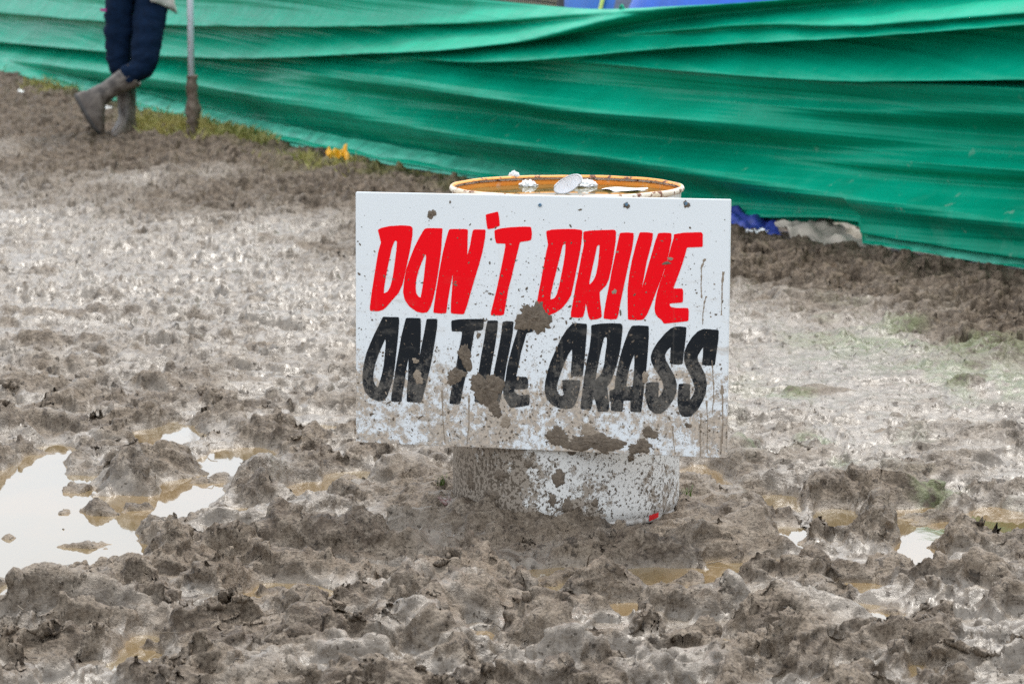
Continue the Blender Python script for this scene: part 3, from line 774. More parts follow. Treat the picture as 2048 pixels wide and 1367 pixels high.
def c1(p): return [(680 + x / 4.557, 340 + y / 4.557) for x, y in p]
def c2(p): return [(1060 + x / 4.557, 340 + y / 4.557) for x, y in p]
def c3(p): return [(680 + x / 4.557, 610 + y / 4.557) for x, y in p]
def c4(p): return [(1060 + x / 4.41, 610 + y / 4.41) for x, y in p]
RED = [
 [c1([(345,545),(372,528),(450,510),(560,503),(640,508),(662,525),(660,600),(640,720),(615,840),(590,960),(570,1040),(535,1120),(480,1180),(430,1240),(395,1272),(350,1285),(275,1283),(272,1250),(290,1110),(320,920),(350,740),(375,655),(368,640),(362,610)]),
  c1([(503,640),(520,650),(515,720),(500,840),(480,980),(460,1060),(435,1105),(400,1125),(402,1080),(420,960),(445,840),(470,720),(490,665)])],
 [c1([(770,535),(800,528),(935,530),(930,600),(925,700),(910,830),(890,960),(870,1080),(850,1170),(825,1250),(795,1295),(755,1302),(700,1290),(630,1240),(590,1180),(575,1110),(585,1010),(605,900),(640,800),(680,700),(720,620)]),
  c1([(780,762),(785,800),(775,880),(765,980),(750,1080),(735,1165),(710,1145),(695,1120),(690,1070),(695,1000),(715,920),(745,840)])],
 [c1([(993,545),(1005,537),(1090,536),(1155,538),(1166,545),(1163,660),(1160,778),(1185,690),(1200,600),(1212,545),(1235,540),(1328,542),(1322,620),(1300,740),(1265,870),(1225,1000),(1190,1120),(1160,1230),(1130,1312),(1085,1312),(1010,1305),(1012,1200),(1022,1080),(1030,940),(1005,1060),(985,1180),(968,1305),(900,1305),(850,1298),(858,1230),(880,1080),(905,920),(940,740),(970,620)])],
 [c1([(1328,405),(1380,392),(1440,377),(1450,430),(1457,508),(1400,530),(1345,540),(1335,480)])],
 [c1([(1408,548),(1470,530),(1560,520),(1680,515),(1740,517),(1750,570),(1745,630),(1730,643),(1640,655),(1625,720),(1590,860),(1560,990),(1535,1080),(1515,1200),(1495,1315),(1470,1325),(1375,1322),(1375,1300),(1400,1200),(1430,1080),(1455,960),(1480,840),(1500,740),(1510,670),(1425,668),(1412,620)])],
 [c2([(148,555),(200,542),(300,537),(400,537),(470,545),(478,560),(470,660),(450,780),(425,900),(400,1030),(375,1140),(340,1200),(290,1260),(230,1300),(150,1330),(60,1335),(60,1260),(65,1200),(80,1110),(100,1010),(125,870),(150,740),(165,680),(152,600)]),
  c2([(300,680),(325,670),(320,760),(305,860),(285,960),(265,1060),(245,1130),(225,1165),(185,1180),(190,1130),(215,1020),(245,900),(275,780)])],
 [c2([(488,560),(560,550),(700,545),(770,543),(785,560),(782,640),(765,760),(745,880),(720,990),(695,1050),(650,1095),(635,1110),(638,1180),(648,1260),(655,1335),(640,1348),(600,1360),(545,1362),(530,1320),(518,1260),(510,1210),(500,1280),(485,1338),(450,1345),(372,1340),(375,1290),(395,1180),(415,1060),(440,940),(470,780),(492,680),(486,620)]),
  c2([(612,690),(636,680),(630,760),(620,860),(600,960),(575,1010),(540,1045),(545,1000),(560,930),(580,840),(600,750)])],
 [c2([(820,572),(880,568),(945,572),(945,620),(930,720),(900,850),(870,990),(845,1110),(820,1230),(805,1320),(790,1358),(740,1360),(670,1352),(675,1300),(695,1180),(720,1060),(745,920),(775,780),(800,660)])],
 [c2([(1000,567),(1060,566),(1122,573),(1115,640),(1090,740),(1065,830),(1045,940),(1020,1075),(1045,990),(1075,880),(1110,760),(1145,640),(1170,573),(1230,570),(1290,575),(1288,650),(1265,760),(1235,880),(1200,980),(1165,1070),(1130,1160),(1100,1240),(1070,1310),(1033,1362),(985,1366),(893,1362),(890,1250),(890,1080),(905,950),(930,820),(965,680)])],
 [c2([(1310,585),(1400,570),(1560,565),(1575,580),(1575,690),(1570,700),(1500,703),(1430,705),(1420,750),(1390,850),(1355,950),(1320,1040),(1305,1078),(1390,1078),(1397,1110),(1393,1205),(1340,1210),(1270,1215),(1280,1245),(1330,1255),(1440,1255),(1447,1275),(1445,1360),(1441,1375),(1330,1388),(1219,1398),(1200,1365),(1160,1335),(1140,1300),(1135,1255),(1145,1180),(1160,1110),(1190,1010),(1225,920),(1260,790),(1290,680),(1312,610)])],
]
BLACK = [
 [c3([(392,105),(450,107),(538,108),(540,150),(530,280),(515,420),(500,560),(480,680),(455,760),(430,830),(395,872),(345,873),(280,845),(230,790),(208,720),(205,640),(215,540),(240,440),(275,350),(315,260),(355,180)]),
  c3([(413,305),(418,340),(410,440),(400,540),(380,640),(345,752),(320,725),(303,680),(305,620),(320,540),(350,450),(385,370)])],
 [c3([(602,115),(670,115),(735,118),(738,200),(735,320),(725,478),(745,360),(770,240),(790,125),(840,123),(888,125),(885,200),(865,330),(845,450),(820,580),(790,700),(765,800),(742,885),(680,885),(608,878),(610,780),(622,640),(625,480),(605,580),(590,700),(570,800),(560,880),(510,880),(465,875),(470,820),(490,700),(510,560),(535,420),(560,280),(585,180)])],
 [c3([(1015,140),(1080,128),(1180,125),(1305,125),(1312,140),(1305,215),(1290,230),(1225,233),(1215,300),(1195,420),(1170,540),(1145,650),(1125,740),(1110,820),(1095,895),(1080,902),(998,898),(1000,860),(1015,770),(1040,650),(1065,520),(1085,400),(1105,310),(1115,240),(1020,238),(1015,190)])],
 [c3([(1345,140),(1400,138),(1440,140),(1435,220),(1420,330),(1400,450),(1380,560),(1362,690),(1390,690),(1405,600),(1425,500),(1450,380),(1470,260),(1482,150),(1530,145),(1583,148),(1575,250),(1555,360),(1535,460),(1515,560),(1500,660),(1480,780),(1455,890),(1390,892),(1368,885),(1375,800),(1350,800),(1335,885),(1290,888),(1225,880),(1232,800),(1250,690),(1270,570),(1290,440),(1315,310),(1330,210)])],
 [c3([(1640,150),(1700,146),(1760,148),(1765,240),(1700,255),(1680,330),(1650,430),(1630,540),(1605,650),(1700,652),(1715,680),(1715,750),(1690,765),(1585,765),(1600,800),(1640,822),(1725,812),(1730,850),(1725,910),(1640,925),(1555,935),(1525,890),(1490,830),(1487,760),(1508,680),(1524,560),(1554,440),(1582,340),(1608,260)])],
 [c4([(375,160),(430,158),(503,165),(500,250),(490,380),(480,500),(468,600),(462,625),(362,627),(362,560),(372,460),(372,385),(340,430),(300,520),(270,600),(245,680),(235,740),(250,780),(275,800),(300,790),(288,740),(285,658),(360,657),(445,662),(442,720),(425,800),(400,870),(370,905),(320,915),(250,905),(190,875),(145,820),(128,750),(135,670),(155,580),(185,490),(225,400),(270,300),(320,220)])],
 [c4([(540,175),(620,162),(720,158),(805,162),(818,185),(810,280),(795,400),(770,510),(740,600),(710,680),(680,715),(690,800),(700,900),(690,935),(600,940),(590,900),(575,840),(560,800),(550,860),(540,915),(500,920),(445,915),(450,850),(465,740),(480,620),(500,500),(525,380),(540,260)]),
  c4([(655,282),(680,280),(678,340),(665,430),(655,520),(630,600),(575,665),(590,580),(610,480),(630,380)])],
 [c4([(900,180),(960,178),(1048,183),(1048,280),(1040,400),(1030,520),(1015,660),(1000,780),(990,880),(980,942),(930,942),(885,935),(888,840),(825,840),(820,900),(815,938),(715,930),(715,850),(700,845),(702,750),(745,740),(755,640),(780,520),(810,400),(840,310),(870,230)]),
  c4([(920,435),(922,500),(915,620),(905,715),(848,718),(858,640),(880,540),(900,480)])],
 [c4([(1280,188),(1330,187),(1380,193),(1375,280),(1360,400),(1345,520),(1290,522),(1235,518),(1238,440),(1242,365),(1210,400),(1190,440),(1200,490),(1235,550),(1275,620),(1295,690),(1290,770),(1260,840),(1210,910),(1160,955),(1100,955),(1050,915),(1025,850),(1015,780),(1025,685),(1080,675),(1135,680),(1135,740),(1130,815),(1160,780),(1180,730),(1170,680),(1140,620),(1100,560),(1070,500),(1065,450),(1085,390),(1130,320),(1190,250),(1240,205)])],
 [c4([(1530,208),(1590,212),(1665,218),(1662,300),(1645,420),(1630,530),(1560,532),(1515,525),(1525,450),(1528,368),(1500,410),(1478,450),(1482,490),(1510,540),(1545,610),(1560,690),(1550,780),(1520,850),(1480,920),(1420,980),(1370,985),(1330,970),(1310,920),(1300,840),(1305,780),(1312,693),(1360,690),(1412,695),(1412,760),(1410,835),(1440,790),(1455,740),(1440,680),(1410,610),(1375,540),(1358,480),(1362,410),(1385,350),(1430,280),(1480,230)])],
]
def chaikin(p):
    o_ = []
    for i in range(len(p)):
        a, b = np.array(p[i]), np.array(p[(i + 1) % len(p)])
        L = np.linalg.norm(b - a); t = min(.25, 1.6 / max(L, .01))
        o_ += [a + (b - a) * t, b - (b - a) * t]
    return o_
dg = bpy.context.evaluated_depsgraph_get()
def letter(name, loops, mat, label):
    cu = bpy.data.curves.new(name, 'CURVE'); cu.dimensions = '2D'; cu.fill_mode = 'BOTH'; cu.extrude = .0003
    for lp in loops:
        pts = [S(*q) for q in chaikin(lp)]
        sp = cu.splines.new('POLY'); sp.points.add(len(pts) - 1); sp.use_cyclic_u = True
        for i, (x, z) in enumerate(pts): sp.points[i].co = (x, z, 0, 1)
    t_o = bpy.data.objects.new('tmp', cu)
    me = bpy.data.meshes.new_from_object(t_o)
    me.transform(Matrix.Translation((0, -.0005, 0)) @ Matrix.Rotation(math.pi / 2, 4, 'X'))
    me.name = name; me.materials.clear(); me.materials.append(mat)
    bpy.data.objects.remove(t_o); bpy.data.curves.remove(cu)
    o_ = link(bpy.data.objects.new(name, me), board); o_['label'] = label
    return o_
for chs, loops in zip("DON'TDRIVE", RED):
    letter('letter' if chs != "'" else 'apostrophe', loops, M['red'], 'red painted letter ' + chs if chs != "'" else 'red painted apostrophe')
for chs, loops in zip("ONTHEGRASS", BLACK): letter('letter', loops, M['black'], 'black painted letter ' + chs)

# thick mud thrown on the board
def splat(px, py, rpx, spikes, hgt, seed, mat, sy=1.0, squash=1.0, name='mud_splat'):
    cx, cz = S(px, py); mpx = abs(S(px + 10, py)[0] - cx) / 10; r0 = rpx * mpx
    na, nr = 64, 9; v_, f_ = [(cx, -.0009 - hgt, cz)], []
    rr = random.Random(seed)
    ph = [rr.uniform(0, 6.28) for _ in range(8)]
    def rad(a):
        s1 = 1 + .20 * math.sin(2 * a + ph[0]) + .14 * math.sin(3 * a + ph[1]) + .10 * math.sin(5 * a + ph[2])
        jag = mnoise.noise(Vector((math.cos(a) * 4.5 + seed, math.sin(a) * 4.5, 0))) * .30 + mnoise.noise(Vector((math.cos(a) * 11, math.sin(a) * 11 + seed, 0))) * .22
        sp = spikes * max(0, mnoise.noise(Vector((math.cos(a) * 7, math.sin(a) * 7, seed)))) ** 1.5
        return r0 * s1, r0 * (jag + sp + .3 * max(0, -math.sin(a)) * spikes)
    for i in range(1, nr + 1):
        t = i / nr
        for k in range(na):
            a = 2 * math.pi * k / na; ra, rj = rad(a); R_ = ra * t + rj * t ** 4
            x, z = cx + R_ * math.cos(a) * squash, cz + R_ * math.sin(a) * sy
            q = Vector((x * 130, z * 130, seed))
            bumpy = .55 + .9 * abs(mnoise.noise(q)) + .5 * mnoise.noise(q * 2.3)
            yy = -.0009 - hgt * .55 * (1 - t ** 3) * bumpy if i < nr else .0005
            v_.append((x, yy, z))
    for k in range(na): f_.append((0, 1 + (k + 1) % na, 1 + k))
    for i in range(nr - 1):
        for k in range(na):
            a0 = 1 + i * na; a1 = a0 + na
            f_.append((a0 + k, a0 + (k + 1) % na, a1 + (k + 1) % na, a1 + k))
    return mesh_obj(name, v_, f_, mat, board)
for k, a in enumerate([(1068, 634, 31, .5, .007, 3, 'splat', 1.05, .95), (975, 775, 27, .45, .008, 8, 'splat', 1.25, 1.0), (990, 815, 14, .6, .004, 12, 'splat', 1.2, .8),
        (931, 712, 14, .4, .005, 17, 'splat', 1.7, .9), (912, 750, 17, .7, .004, 22, 'splat', .8, 1.1), (863, 428, 8.5, .15, .003, 31, 'splat', 1, 1),
        (836, 752, 10, .6, .002, 35, 'splat_pale', 1.3, .95), (831, 721, 6, .2, .002, 41, 'splat_pale', 1, 1), (1116, 872, 20, .5, .004, 44, 'splat', 1.0, 1.0),
        (1190, 884, 26, .5, .005, 51, 'splat', .75, 1.8), (1281, 893, 18, .5, .004, 57, 'splat', .75, 1.2), (1253, 410, 5, .9, .002, 60, 'splat', 1.2, 1),
        (1373, 408, 6, .8, .002, 63, 'splat', 1.1, 1), (1333, 526, 6, .1, .002, 66, 'splat', .6, 1.4), (1341, 517, 5, .1, .002, 69, 'splat_pale', .6, 1.4),
        (1229, 583, 5, .1, .0015, 72, 'splat_pale', 1.1, 1), (1300, 865, 12, .7, .002, 75, 'splat', .9, 1.2), (1290, 753, 8, .6, .002, 78, 'splat_pale', 1.2, .9),
        (1180, 862, 13, .7, .002, 81, 'splat_pale', 1, 1.5), (1012, 842, 10, .6, .002, 85, 'splat_pale', 1.4, .8), (1376, 850, 6, .5, .002, 88, 'splat', .8, 1.1), (957, 670, 5, .5, .002, 91, 'splat', 1.1, .8)]):
    splat(a[0], a[1], a[2], a[3], a[4], a[5], M[a[6]], a[7], a[8])
# runs of muddy water that dried on the right side
def drip(pts, wpx, mat):
    v_, f_ = [], []
    P_ = [S(*q) for q in pts]; L = []
    for (a, b) in zip(P_[:-1], P_[1:]):
        for t in np.linspace(0, 1, 14, endpoint=False): L.append((a[0] + (b[0] - a[0]) * t, a[1] + (b[1] - a[1]) * t))
    L.append(P_[-1]); n = len(L)
    for i, (x, z) in enumerate(L):
        t = i / (n - 1); wd = wpx * .0015 * (.25 + 1.1 * abs(mnoise.noise(Vector((x * 60, z * 120, 1)))) + (.35 if i < 4 else 0)) * (1 - .35 * t)
        x += .0016 * mnoise.noise(Vector((x * 9, z * 38, 4))) * min(1, i / 6)
        v_ += [(x - wd, .0004, z), (x, -.0011, z), (x + wd, .0004, z)]
    for i in range(n - 1):
        for k in (0, 1): f_.append((i * 3 + k, i * 3 + k + 1, i * 3 + 4 + k, i * 3 + 3 + k))
    mesh_obj('mud_drip', v_, f_, mat, board)
for pts, wpx, m in [([(1410, 517), (1403, 536), (1402, 570), (1404, 596)], 3.2, 'splat_pale'), ([(1413, 592), (1409, 605), (1406, 625), (1405, 648)], 3.2, 'splat_pale'), ([(1447, 543), (1444, 575), (1443, 630)], 3.4, 'splat_pale'),
        ([(1424, 720), (1428, 780), (1424, 830)], 3.2, 'splat_pale'), ([(1444, 770), (1446, 840), (1442, 905)], 4.0, 'splat_pale'), ([(1402, 826), (1400, 860), (1401, 914)], 4.0, 'splat_pale'),
        ([(884, 780), (886, 840), (890, 886)], 3.0, 'splat_pale'), ([(938, 790), (938, 850), (933, 895)], 3.0, 'splat_pale'), ([(1345, 850), (1348, 890), (1350, 908)], 3.0, 'splat_pale'), ([(1413, 800), (1415, 850), (1414, 905)], 2.6, 'splat_pale')]: drip(pts, wpx, M[m])
# small flecks
def flecks(n, seed, mat, name, sel):
    rr = random.Random(seed); v_, f_ = [], []
    for _ in range(n):
        px, py = sel(rr)
        cx, cz = S(px, py)
        if not (cs[3][0] + .006 < cx < cs[2][0] - .006 and cs[2][1] + .012 < cz < cs[0][1] - .006): continue
        r = .0006 * (1 + 4.0 * rr.random() ** 6); el = 1 + 1.8 * rr.random() ** 2
        a0 = rr.choice([math.atan2(-(py - 640), px - 1080), 1.4]) + rr.gauss(0, .7); b = len(v_)
        v_.append((cx, -.0014 - r * .25, cz))
        for k in range(7):
            a = 2 * math.pi * k / 7; u_, w_ = r * el * math.cos(a) * rr.uniform(.7, 1.2), r * math.sin(a) * rr.uniform(.7, 1.2)
            v_.append((cx + u_ * math.cos(a0) - w_ * math.sin(a0), -.0006, cz + u_ * math.sin(a0) + w_ * math.cos(a0)))
        for k in range(7): f_.append((b, b + 1 + (k + 1) % 7, b + 1 + k))
    tag(mesh_obj(name, v_, f_, mat, board), kind='stuff')
flecks(2000, 5, M['splat'], 'mud_flecks', lambda r: (r.uniform(712, 1458), 395 + 515 * r.random() ** .55))
flecks(260, 6, M['splat_pale'], 'pale_mud_flecks', lambda r: (r.uniform(712, 1458), 395 + 515 * r.random() ** .6))
flecks(420, 8, M['splat'], 'mud_flecks', lambda r: (1075 + r.gauss(0, 75), 640 + r.gauss(0, 60)))
# screws
M['steel'] = plain('blued_steel', (.16, .26, .36), .35, .3, 60, .1, 1.0)
for (px, py) in ((1080, 410), (1253, 409), (1372, 407)):
    cx, cz = S(px, py)
    v, f = lathe([(.0001, .0012), (.0014, .0012), (.0018, .0024), (.0038, .0020), (.0044, .0005), (.0044, -.001)], 14)
    s_ = mesh_obj('screw', v, f, M['steel'], board); s_.rotation_euler = (math.pi / 2, 0, 0); s_.location = (cx, -.0008, cz)

# mud lumps stuck on the drum skin
def drum_splat(px, py, rpx, sq, seed):
    r = ray(px, py); d = np.array([DRUM.x, DRUM.y])
    A = r[0] ** 2 + r[1] ** 2; B = -2 * (r[0] * d[0] + r[1] * d[1]); C = d @ d - DR ** 2
    t = (-B - math.sqrt(B * B - 4 * A * C)) / (2 * A); p = r * t + np.array([0, 0, H])
    a0 = math.atan2(p[1] - d[1], p[0] - d[0]) - R(6); z0 = p[2]; r0 = rpx * p[1] / F
    na, nr = 40, 6; v_, f_ = [((DR + .004) * math.cos(a0), (DR + .004) * math.sin(a0), z0)], []
    for i in range(1, nr + 1):
        tt = i / nr
        for k in range(na):
            a = 2 * math.pi * k / na
            R_ = r0 * tt * (1 + .45 * mnoise.noise(Vector((math.cos(a) * 1.5 + seed, math.sin(a) * 1.5, 0))) + .5 * mnoise.noise(Vector((math.cos(a) * 7 + seed, math.sin(a) * 7, 0))))
            aa = a0 + R_ * math.cos(a) / DR; zz = z0 + R_ * math.sin(a) * sq
            hh = .0012 + .0035 * (1 - tt ** 2) * (.6 + .8 * abs(mnoise.noise(Vector((aa * 40, zz * 130, seed))))) if i < nr else -.0005
            v_.append(((DR + hh) * math.cos(aa), (DR + hh) * math.sin(aa), zz))
    for k in range(na): f_.append((0, 1 + k, 1 + (k + 1) % na))
    for i in range(nr - 1):
        for k in range(na):
            a1 = 1 + i * na; b1 = a1 + na; f_.append((a1 + k, b1 + k, b1 + (k + 1) % na, a1 + (k + 1) % na))
    mesh_obj('mud_splat', v_, f_, M['splat'], body)
for k, a in enumerate([(1119, 956, 15, 1.1), (1057, 928, 10, .8), (1263, 915, 9, .9), (1000, 950, 14, .9), (1143, 905, 8, .7), (1135, 1012, 12, 1.3), (985, 990, 18, .7), (1190, 1005, 7, 1.2), (940, 960, 14, 1.3), (1105, 1000, 9, 1.4)]): drum_splat(*a, k * 3.3)

# ------------------------------------------------------------------ pole on the left
PB = ground(380, 272)
pole = empty('metal_pole', (PB.x, PB.y, ground_z(PB.x, PB.y)))
t_ = NT('white_pole_paint'); c_ = t_.coord(); nz = t_.noise(t_.coord((8, 8, 3)), 3, 6)
t_.set(color=t_.mix(t_.ramp(nz, .55, .70), (.66, .68, .72), (.36, .30, .24)), rough=.35); M['pole'] = t_.m
v, f = tube([(.012, 0, .28), (.010, 0, .9), (.006, 0, 1.9)], .0195, 20); mesh_obj('tube', v, f, M['pole'], pole)
zz = np.linspace(-.08, .345, 40)
v, f = tube([(.012 + .004 * math.sin(z * 9), 0, z) for z in zz], [.033 + .012 * max(0, 1 - abs(z - .13) / .09) + .016 * max(0, .06 - z) * 6 + .004 * mnoise.noise(Vector((0, 0, z * 30))) for z in zz], 22)
slv = mesh_obj('mud_caked_sleeve', v, f, simple_mud('caked_mud', (.085, .058, .040), (.19, .14, .10), .7, 40), pole)
for vv in slv.data.vertices:
    n_ = mnoise.noise(Vector(vv.co) * 26) + .5 * mnoise.noise(Vector(vv.co) * 60); n_ += .6 * mnoise.noise(Vector(vv.co) * 12); vv.co.x += .012 * n_; vv.co.y += .012 * n_
tag(pole, 'slim white pole with a mud-caked lower end beside the standing person', 'pole')

# ------------------------------------------------------------------ person with crossed legs
PF = ground(258, 270)
person = empty('person', (PF.x, PF.y, ground_z(PF.x, PF.y)))
def skin_mesh(name, pts, edges, mat, parent, root=0, sub=2, wrinkle=0.0):
    me = bpy.data.meshes.new(name); me.from_pydata([p[:3] for p in pts], edges, [])
    o_ = bpy.data.objects.new(name, me); COL.objects.link(o_)
    o_.modifiers.new('skin', 'SKIN'); o_.modifiers['skin'].use_smooth_shade = True
    for i, sv in enumerate(me.skin_vertices[0].data):
        r = pts[i][3]; sv.radius = (r, pts[i][4] if len(pts[i]) > 4 else r); sv.use_root = (i == root)
    ss_ = o_.modifiers.new('sub', 'SUBSURF'); ss_.levels = sub; ss_.render_levels = sub
    bpy.context.view_layer.update()
    dg_ = bpy.context.evaluated_depsgraph_get()
    nm = bpy.data.meshes.new_from_object(o_.evaluated_get(dg_))
    bpy.data.objects.remove(o_); bpy.data.meshes.remove(me)
    nm.name = name; nm.materials.clear(); nm.materials.append(mat)
    if wrinkle:
        for v_ in nm.vertices:
            q = v_.co; v_.co = q + v_.normal * wrinkle * (mnoise.noise(Vector((q.x * 9, q.y * 9, q.z * 20))) + .6 * mnoise.noise(Vector((q.x * 22, q.y * 22, q.z * 48))))
    nm.polygons.foreach_set('use_smooth', [True] * len(nm.polygons))
    return link(bpy.data.objects.new(name, nm), parent)
M['skin'] = plain('skin', (.55, .34, .25), .5, .08, 20, .1)
M['navy'] = plain('navy_jersey', (.0016, .010, .030), .85, .25, 40, .3, 0., .15)
M['jacket'] = plain('beige_jacket_cloth', (.36, .33, .29), .8, .15, 30, .3)
M['hair'] = plain('brown_hair', (.05, .03, .02), .5, .3, 60, .4)
# joints (x right, y away from camera, z up), local to the standing foot
hipS, hipC, pel = (-.045, .05, .86), (.145, .03, .86), (.05, .05, .93)
kneeS, ankS = (-.055, .02, .46), (0, .02, .10)
kneeC, ankC, toeC = (.105, -.13, .43), (-.225, -.10, .235), (-.195, -.12, .03)
bpts = [(.05, .05, .95, .12, .10), (.05, .05, 1.15, .115, .09), (.04, .05, 1.36, .13, .10), (.04, .04, 1.48, .05), (.04, .02, 1.56, .055), (.04, .0, 1.63, .085, .095), (.04, .01, 1.70, .07),
        (*hipS, .078), (*kneeS, .050), (-.04, .02, .36, .034), (*hipC, .078), (*kneeC, .050), (-.005, -.12, .362, .034),
        (-.16, .05, 1.38, .05), (-.25, .06, 1.12, .038), (-.10, -.13, 1.16, .028), (.22, .05, 1.38, .05), (.33, .03, 1.13, .038), (.42, .0, 1.16, .028)]
bedg = [(0, 1), (1, 2), (2, 3), (3, 4), (4, 5), (5, 6), (0, 7), (7, 8), (8, 9), (0, 10), (10, 11), (11, 12), (2, 13), (13, 14), (14, 15), (2, 16), (16, 17), (17, 18)]
skin_mesh('body', bpts, bedg, M['skin'], person)
def mid(a, b, t): return tuple(a[i] + (b[i] - a[i]) * t for i in range(3))
ppts = [(*pel, .15, .13), (*hipS, .118, .115), (*mid(hipS, kneeS, .5), .100, .10), (*kneeS, .078, .08), (*mid(kneeS, ankS, .30), .066, .07),
        (*hipC, .118, .115), (*mid(hipC, kneeC, .5), .104, .10), (*mid(hipC, kneeC, .85), .088, .09), (*kneeC, .080, .082), (*mid(kneeC, ankC, .22), .070, .072), (*mid(kneeC, ankC, .38), .064, .064), (.05, .05, 1.02, .15, .12)]
pedg = [(0, 1), (1, 2), (2, 3), (3, 4), (0, 5), (5, 6), (6, 7), (7, 8), (8, 9), (9, 10), (0, 11)]
tr = skin_mesh('trousers', ppts, pedg, M['navy'], person, 0, 3, .013)
tag(tr, 'navy trousers tucked into muddy boots')
# tiny magenta mark on the hip
a_ = at_depth(202, 19, PF.y); lx, lz = a_.x - PF.x, a_.z - person.location.z
v, f = [], []
for i in range(7):
    for j in range(3):
        v.append((lx + .004 + i * .0065, -.072 - .006 * i + (0 if j != 1 else -.002), lz + .009 - j * .009 + (.002 * i if False else 0)))
for i in range(6):
    for j in range(2): f.append((i * 3 + j, i * 3 + j + 1, i * 3 + j + 4, i * 3 + j + 3))
mesh_obj('hip_mark', v, f, plain('magenta_thread', (.33, .02, .17), .7, .2, 80), person)
jp = [(.05, .05, .98, .18, .15), (.05, .05, 1.18, .165, .13), (.04, .05, 1.38, .165, .13), (.04, .04, 1.47, .08), (-.16, .05, 1.39, .075), (-.25, .06, 1.12, .060), (-.13, -.10, 1.15, .046), (.22, .05, 1.39, .075), (.33, .03, 1.13, .060), (.40, .01, 1.155, .046)]
skin_mesh('jacket', jp, [(0, 1), (1, 2), (2, 3), (2, 4), (4, 5), (5, 6), (2, 7), (7, 8), (8, 9)], M['jacket'], person, 0, 2, .006)
# jacket skirt hanging to the thigh on the pole side
na, rows = 30, 10; v, f = [], []
for i in range(rows):
    t = i / (rows - 1)
    for k in range(na):
        a = -1.15 + 2.0 * k / (na - 1)
        drop = .20 + .035 * math.sin(2.2 * a + 1.2)
        rx, ry = .178 + .050 * t, .15 + .06 * t
        v.append((.05 + rx * math.cos(a) + .008 * math.sin(9 * a + 5 * t) * t, .06 + ry * math.sin(a), .99 - drop * t * 1.12))
for i in range(rows - 1):
    for k in range(na - 1): f.append((i * na + k, i * na + k + 1, (i + 1) * na + k + 1, (i + 1) * na + k))
jh = mesh_obj('jacket_hem', v, f, M['jacket'], person); jm = jh.modifiers.new('th', 'SOLIDIFY'); jm.thickness = .006
crumple('hair', (.04, .02, 1.70), .105, .12, .10, None, None, 5, M['hair'], person)
for sx in (-1, 1):
    hx = (-.075, -.15, 1.17) if sx < 0 else (.455, -.005, 1.18)
    dr = Vector((.95, -.1, .15)) if sx < 0 else Vector((.9, -.1, .3)); dr.normalize(); sd = dr.cross(Vector((0, 1, 0))).normalized()
    hp = [(*hx, .03, .018)]; he = []
    pm = Vector(hx) + dr * .06; hp.append((*pm, .036, .016)); he.append((0, 1))
    for k in range(4):
        b_ = pm + sd * (-.027 + .018 * k) + dr * .025; m_ = b_ + dr * (.032 if k in (1, 2) else .026) + Vector((0, -.006, 0)); e_ = m_ + dr * (.03 if k in (1, 2) else .022) + Vector((0, -.012, 0))
        i0 = len(hp); hp += [(*b_, .0095), (*m_, .0088), (*e_, .0078)]; he += [(1, i0), (i0, i0 + 1), (i0 + 1, i0 + 2)]
    b_ = Vector(hx) + dr * .03 - sd * .035; e_ = b_ + dr * .045 - sd * .018; i0 = len(hp); hp += [(*b_, .011), (*e_, .009)]; he += [(0, i0), (i0, i0 + 1)]
    skin_mesh('hand', hp, he, M['skin'], person, 0, 2)
# wellington boots
def boot_mat():
    t = NT('muddy_rubber'); c = t.coord(); n = t.noise(c, 16, 7, .7); z = t.sep(c)[2]
    col = t.mix(t.ramp(n, .40, .62), (.042, .031, .024), (.17, .14, .115))
    t.set(color=t.mix(t.math('MULTIPLY', t.ramp(z, .18, .0), .6), col, (.10, .07, .05)), rough=t.ramp(n, .3, .7, .35, .6)); t.bump(n, .4, .005); return t.m
M['boot'] = boot_mat(); M['sole'] = plain('dark_sole_rubber', (.05, .042, .036), .6, .4, 30, .4)
def boot(mat4, label):
    prof_ = [(.0, -.060, .128, .040), (.004, -.060, .142, .048), (.024, -.060, .143, .049), (.028, -.060, .139, .046), (.055, -.056, .133, .046), (.080, -.040, .108, .044), (.105, -.018, .083, .043), (.135, -.002, .064, .044),
             (.18, .004, .057, .047), (.24, .006, .058, .052), (.30, .006, .064, .058), (.355, .004, .070, .063), (.360, .004, .072, .065), (.372, .004, .072, .065), (.374, .004, .066, .059), (.33, .004, .062, .056)]
    na_ = 32; v_, f_ = [], []
    for (z, cy, hl, hw) in prof_:
        for k in range(na_):
            a = 2 * math.pi * k / na_; ca, sa = math.cos(a), math.sin(a)
            e = 2 / 2.4
            x = hw * math.copysign(abs(ca) ** e, ca); y = hl * math.copysign(abs(sa) ** e, sa)
            taper = 1 - .18 * max(0, -sa) * (z < .06) - .10 * max(0, sa) * (z < .05)
            p_ = Vector((x * taper, cy + y, z + (0.010 * max(0, -sa) ** 3 if z < .03 else 0)))
            n_ = .005 * mnoise.noise(p_ * 18) + .004 * mnoise.noise(Vector((p_.x * 10, p_.y * 10, p_.z * 55))) if z > .03 else .002 * mnoise.noise(p_ * 40)
            v_.append(p_ + Vector((x, y, 0)).normalized() * n_)
    for i in range(len(prof_) - 1):
        for k in range(na_): f_.append((i * na_ + k, i * na_ + (k + 1) % na_, (i + 1) * na_ + (k + 1) % na_, (i + 1) * na_ + k))
    f_.append(tuple(range(na_))[::-1])
    o_ = mesh_obj('boot', v_[3 * na_:], [tuple(i - 3 * na_ for i in q) for q in f_ if min(q) >= 3 * na_], M['boot'], person); o_.matrix_local = mat4; o_['label'] = label
    mesh_obj('sole', v_[:4 * na_], [q for q in f_ if max(q) < 4 * na_], M['sole'], o_)
    return o_
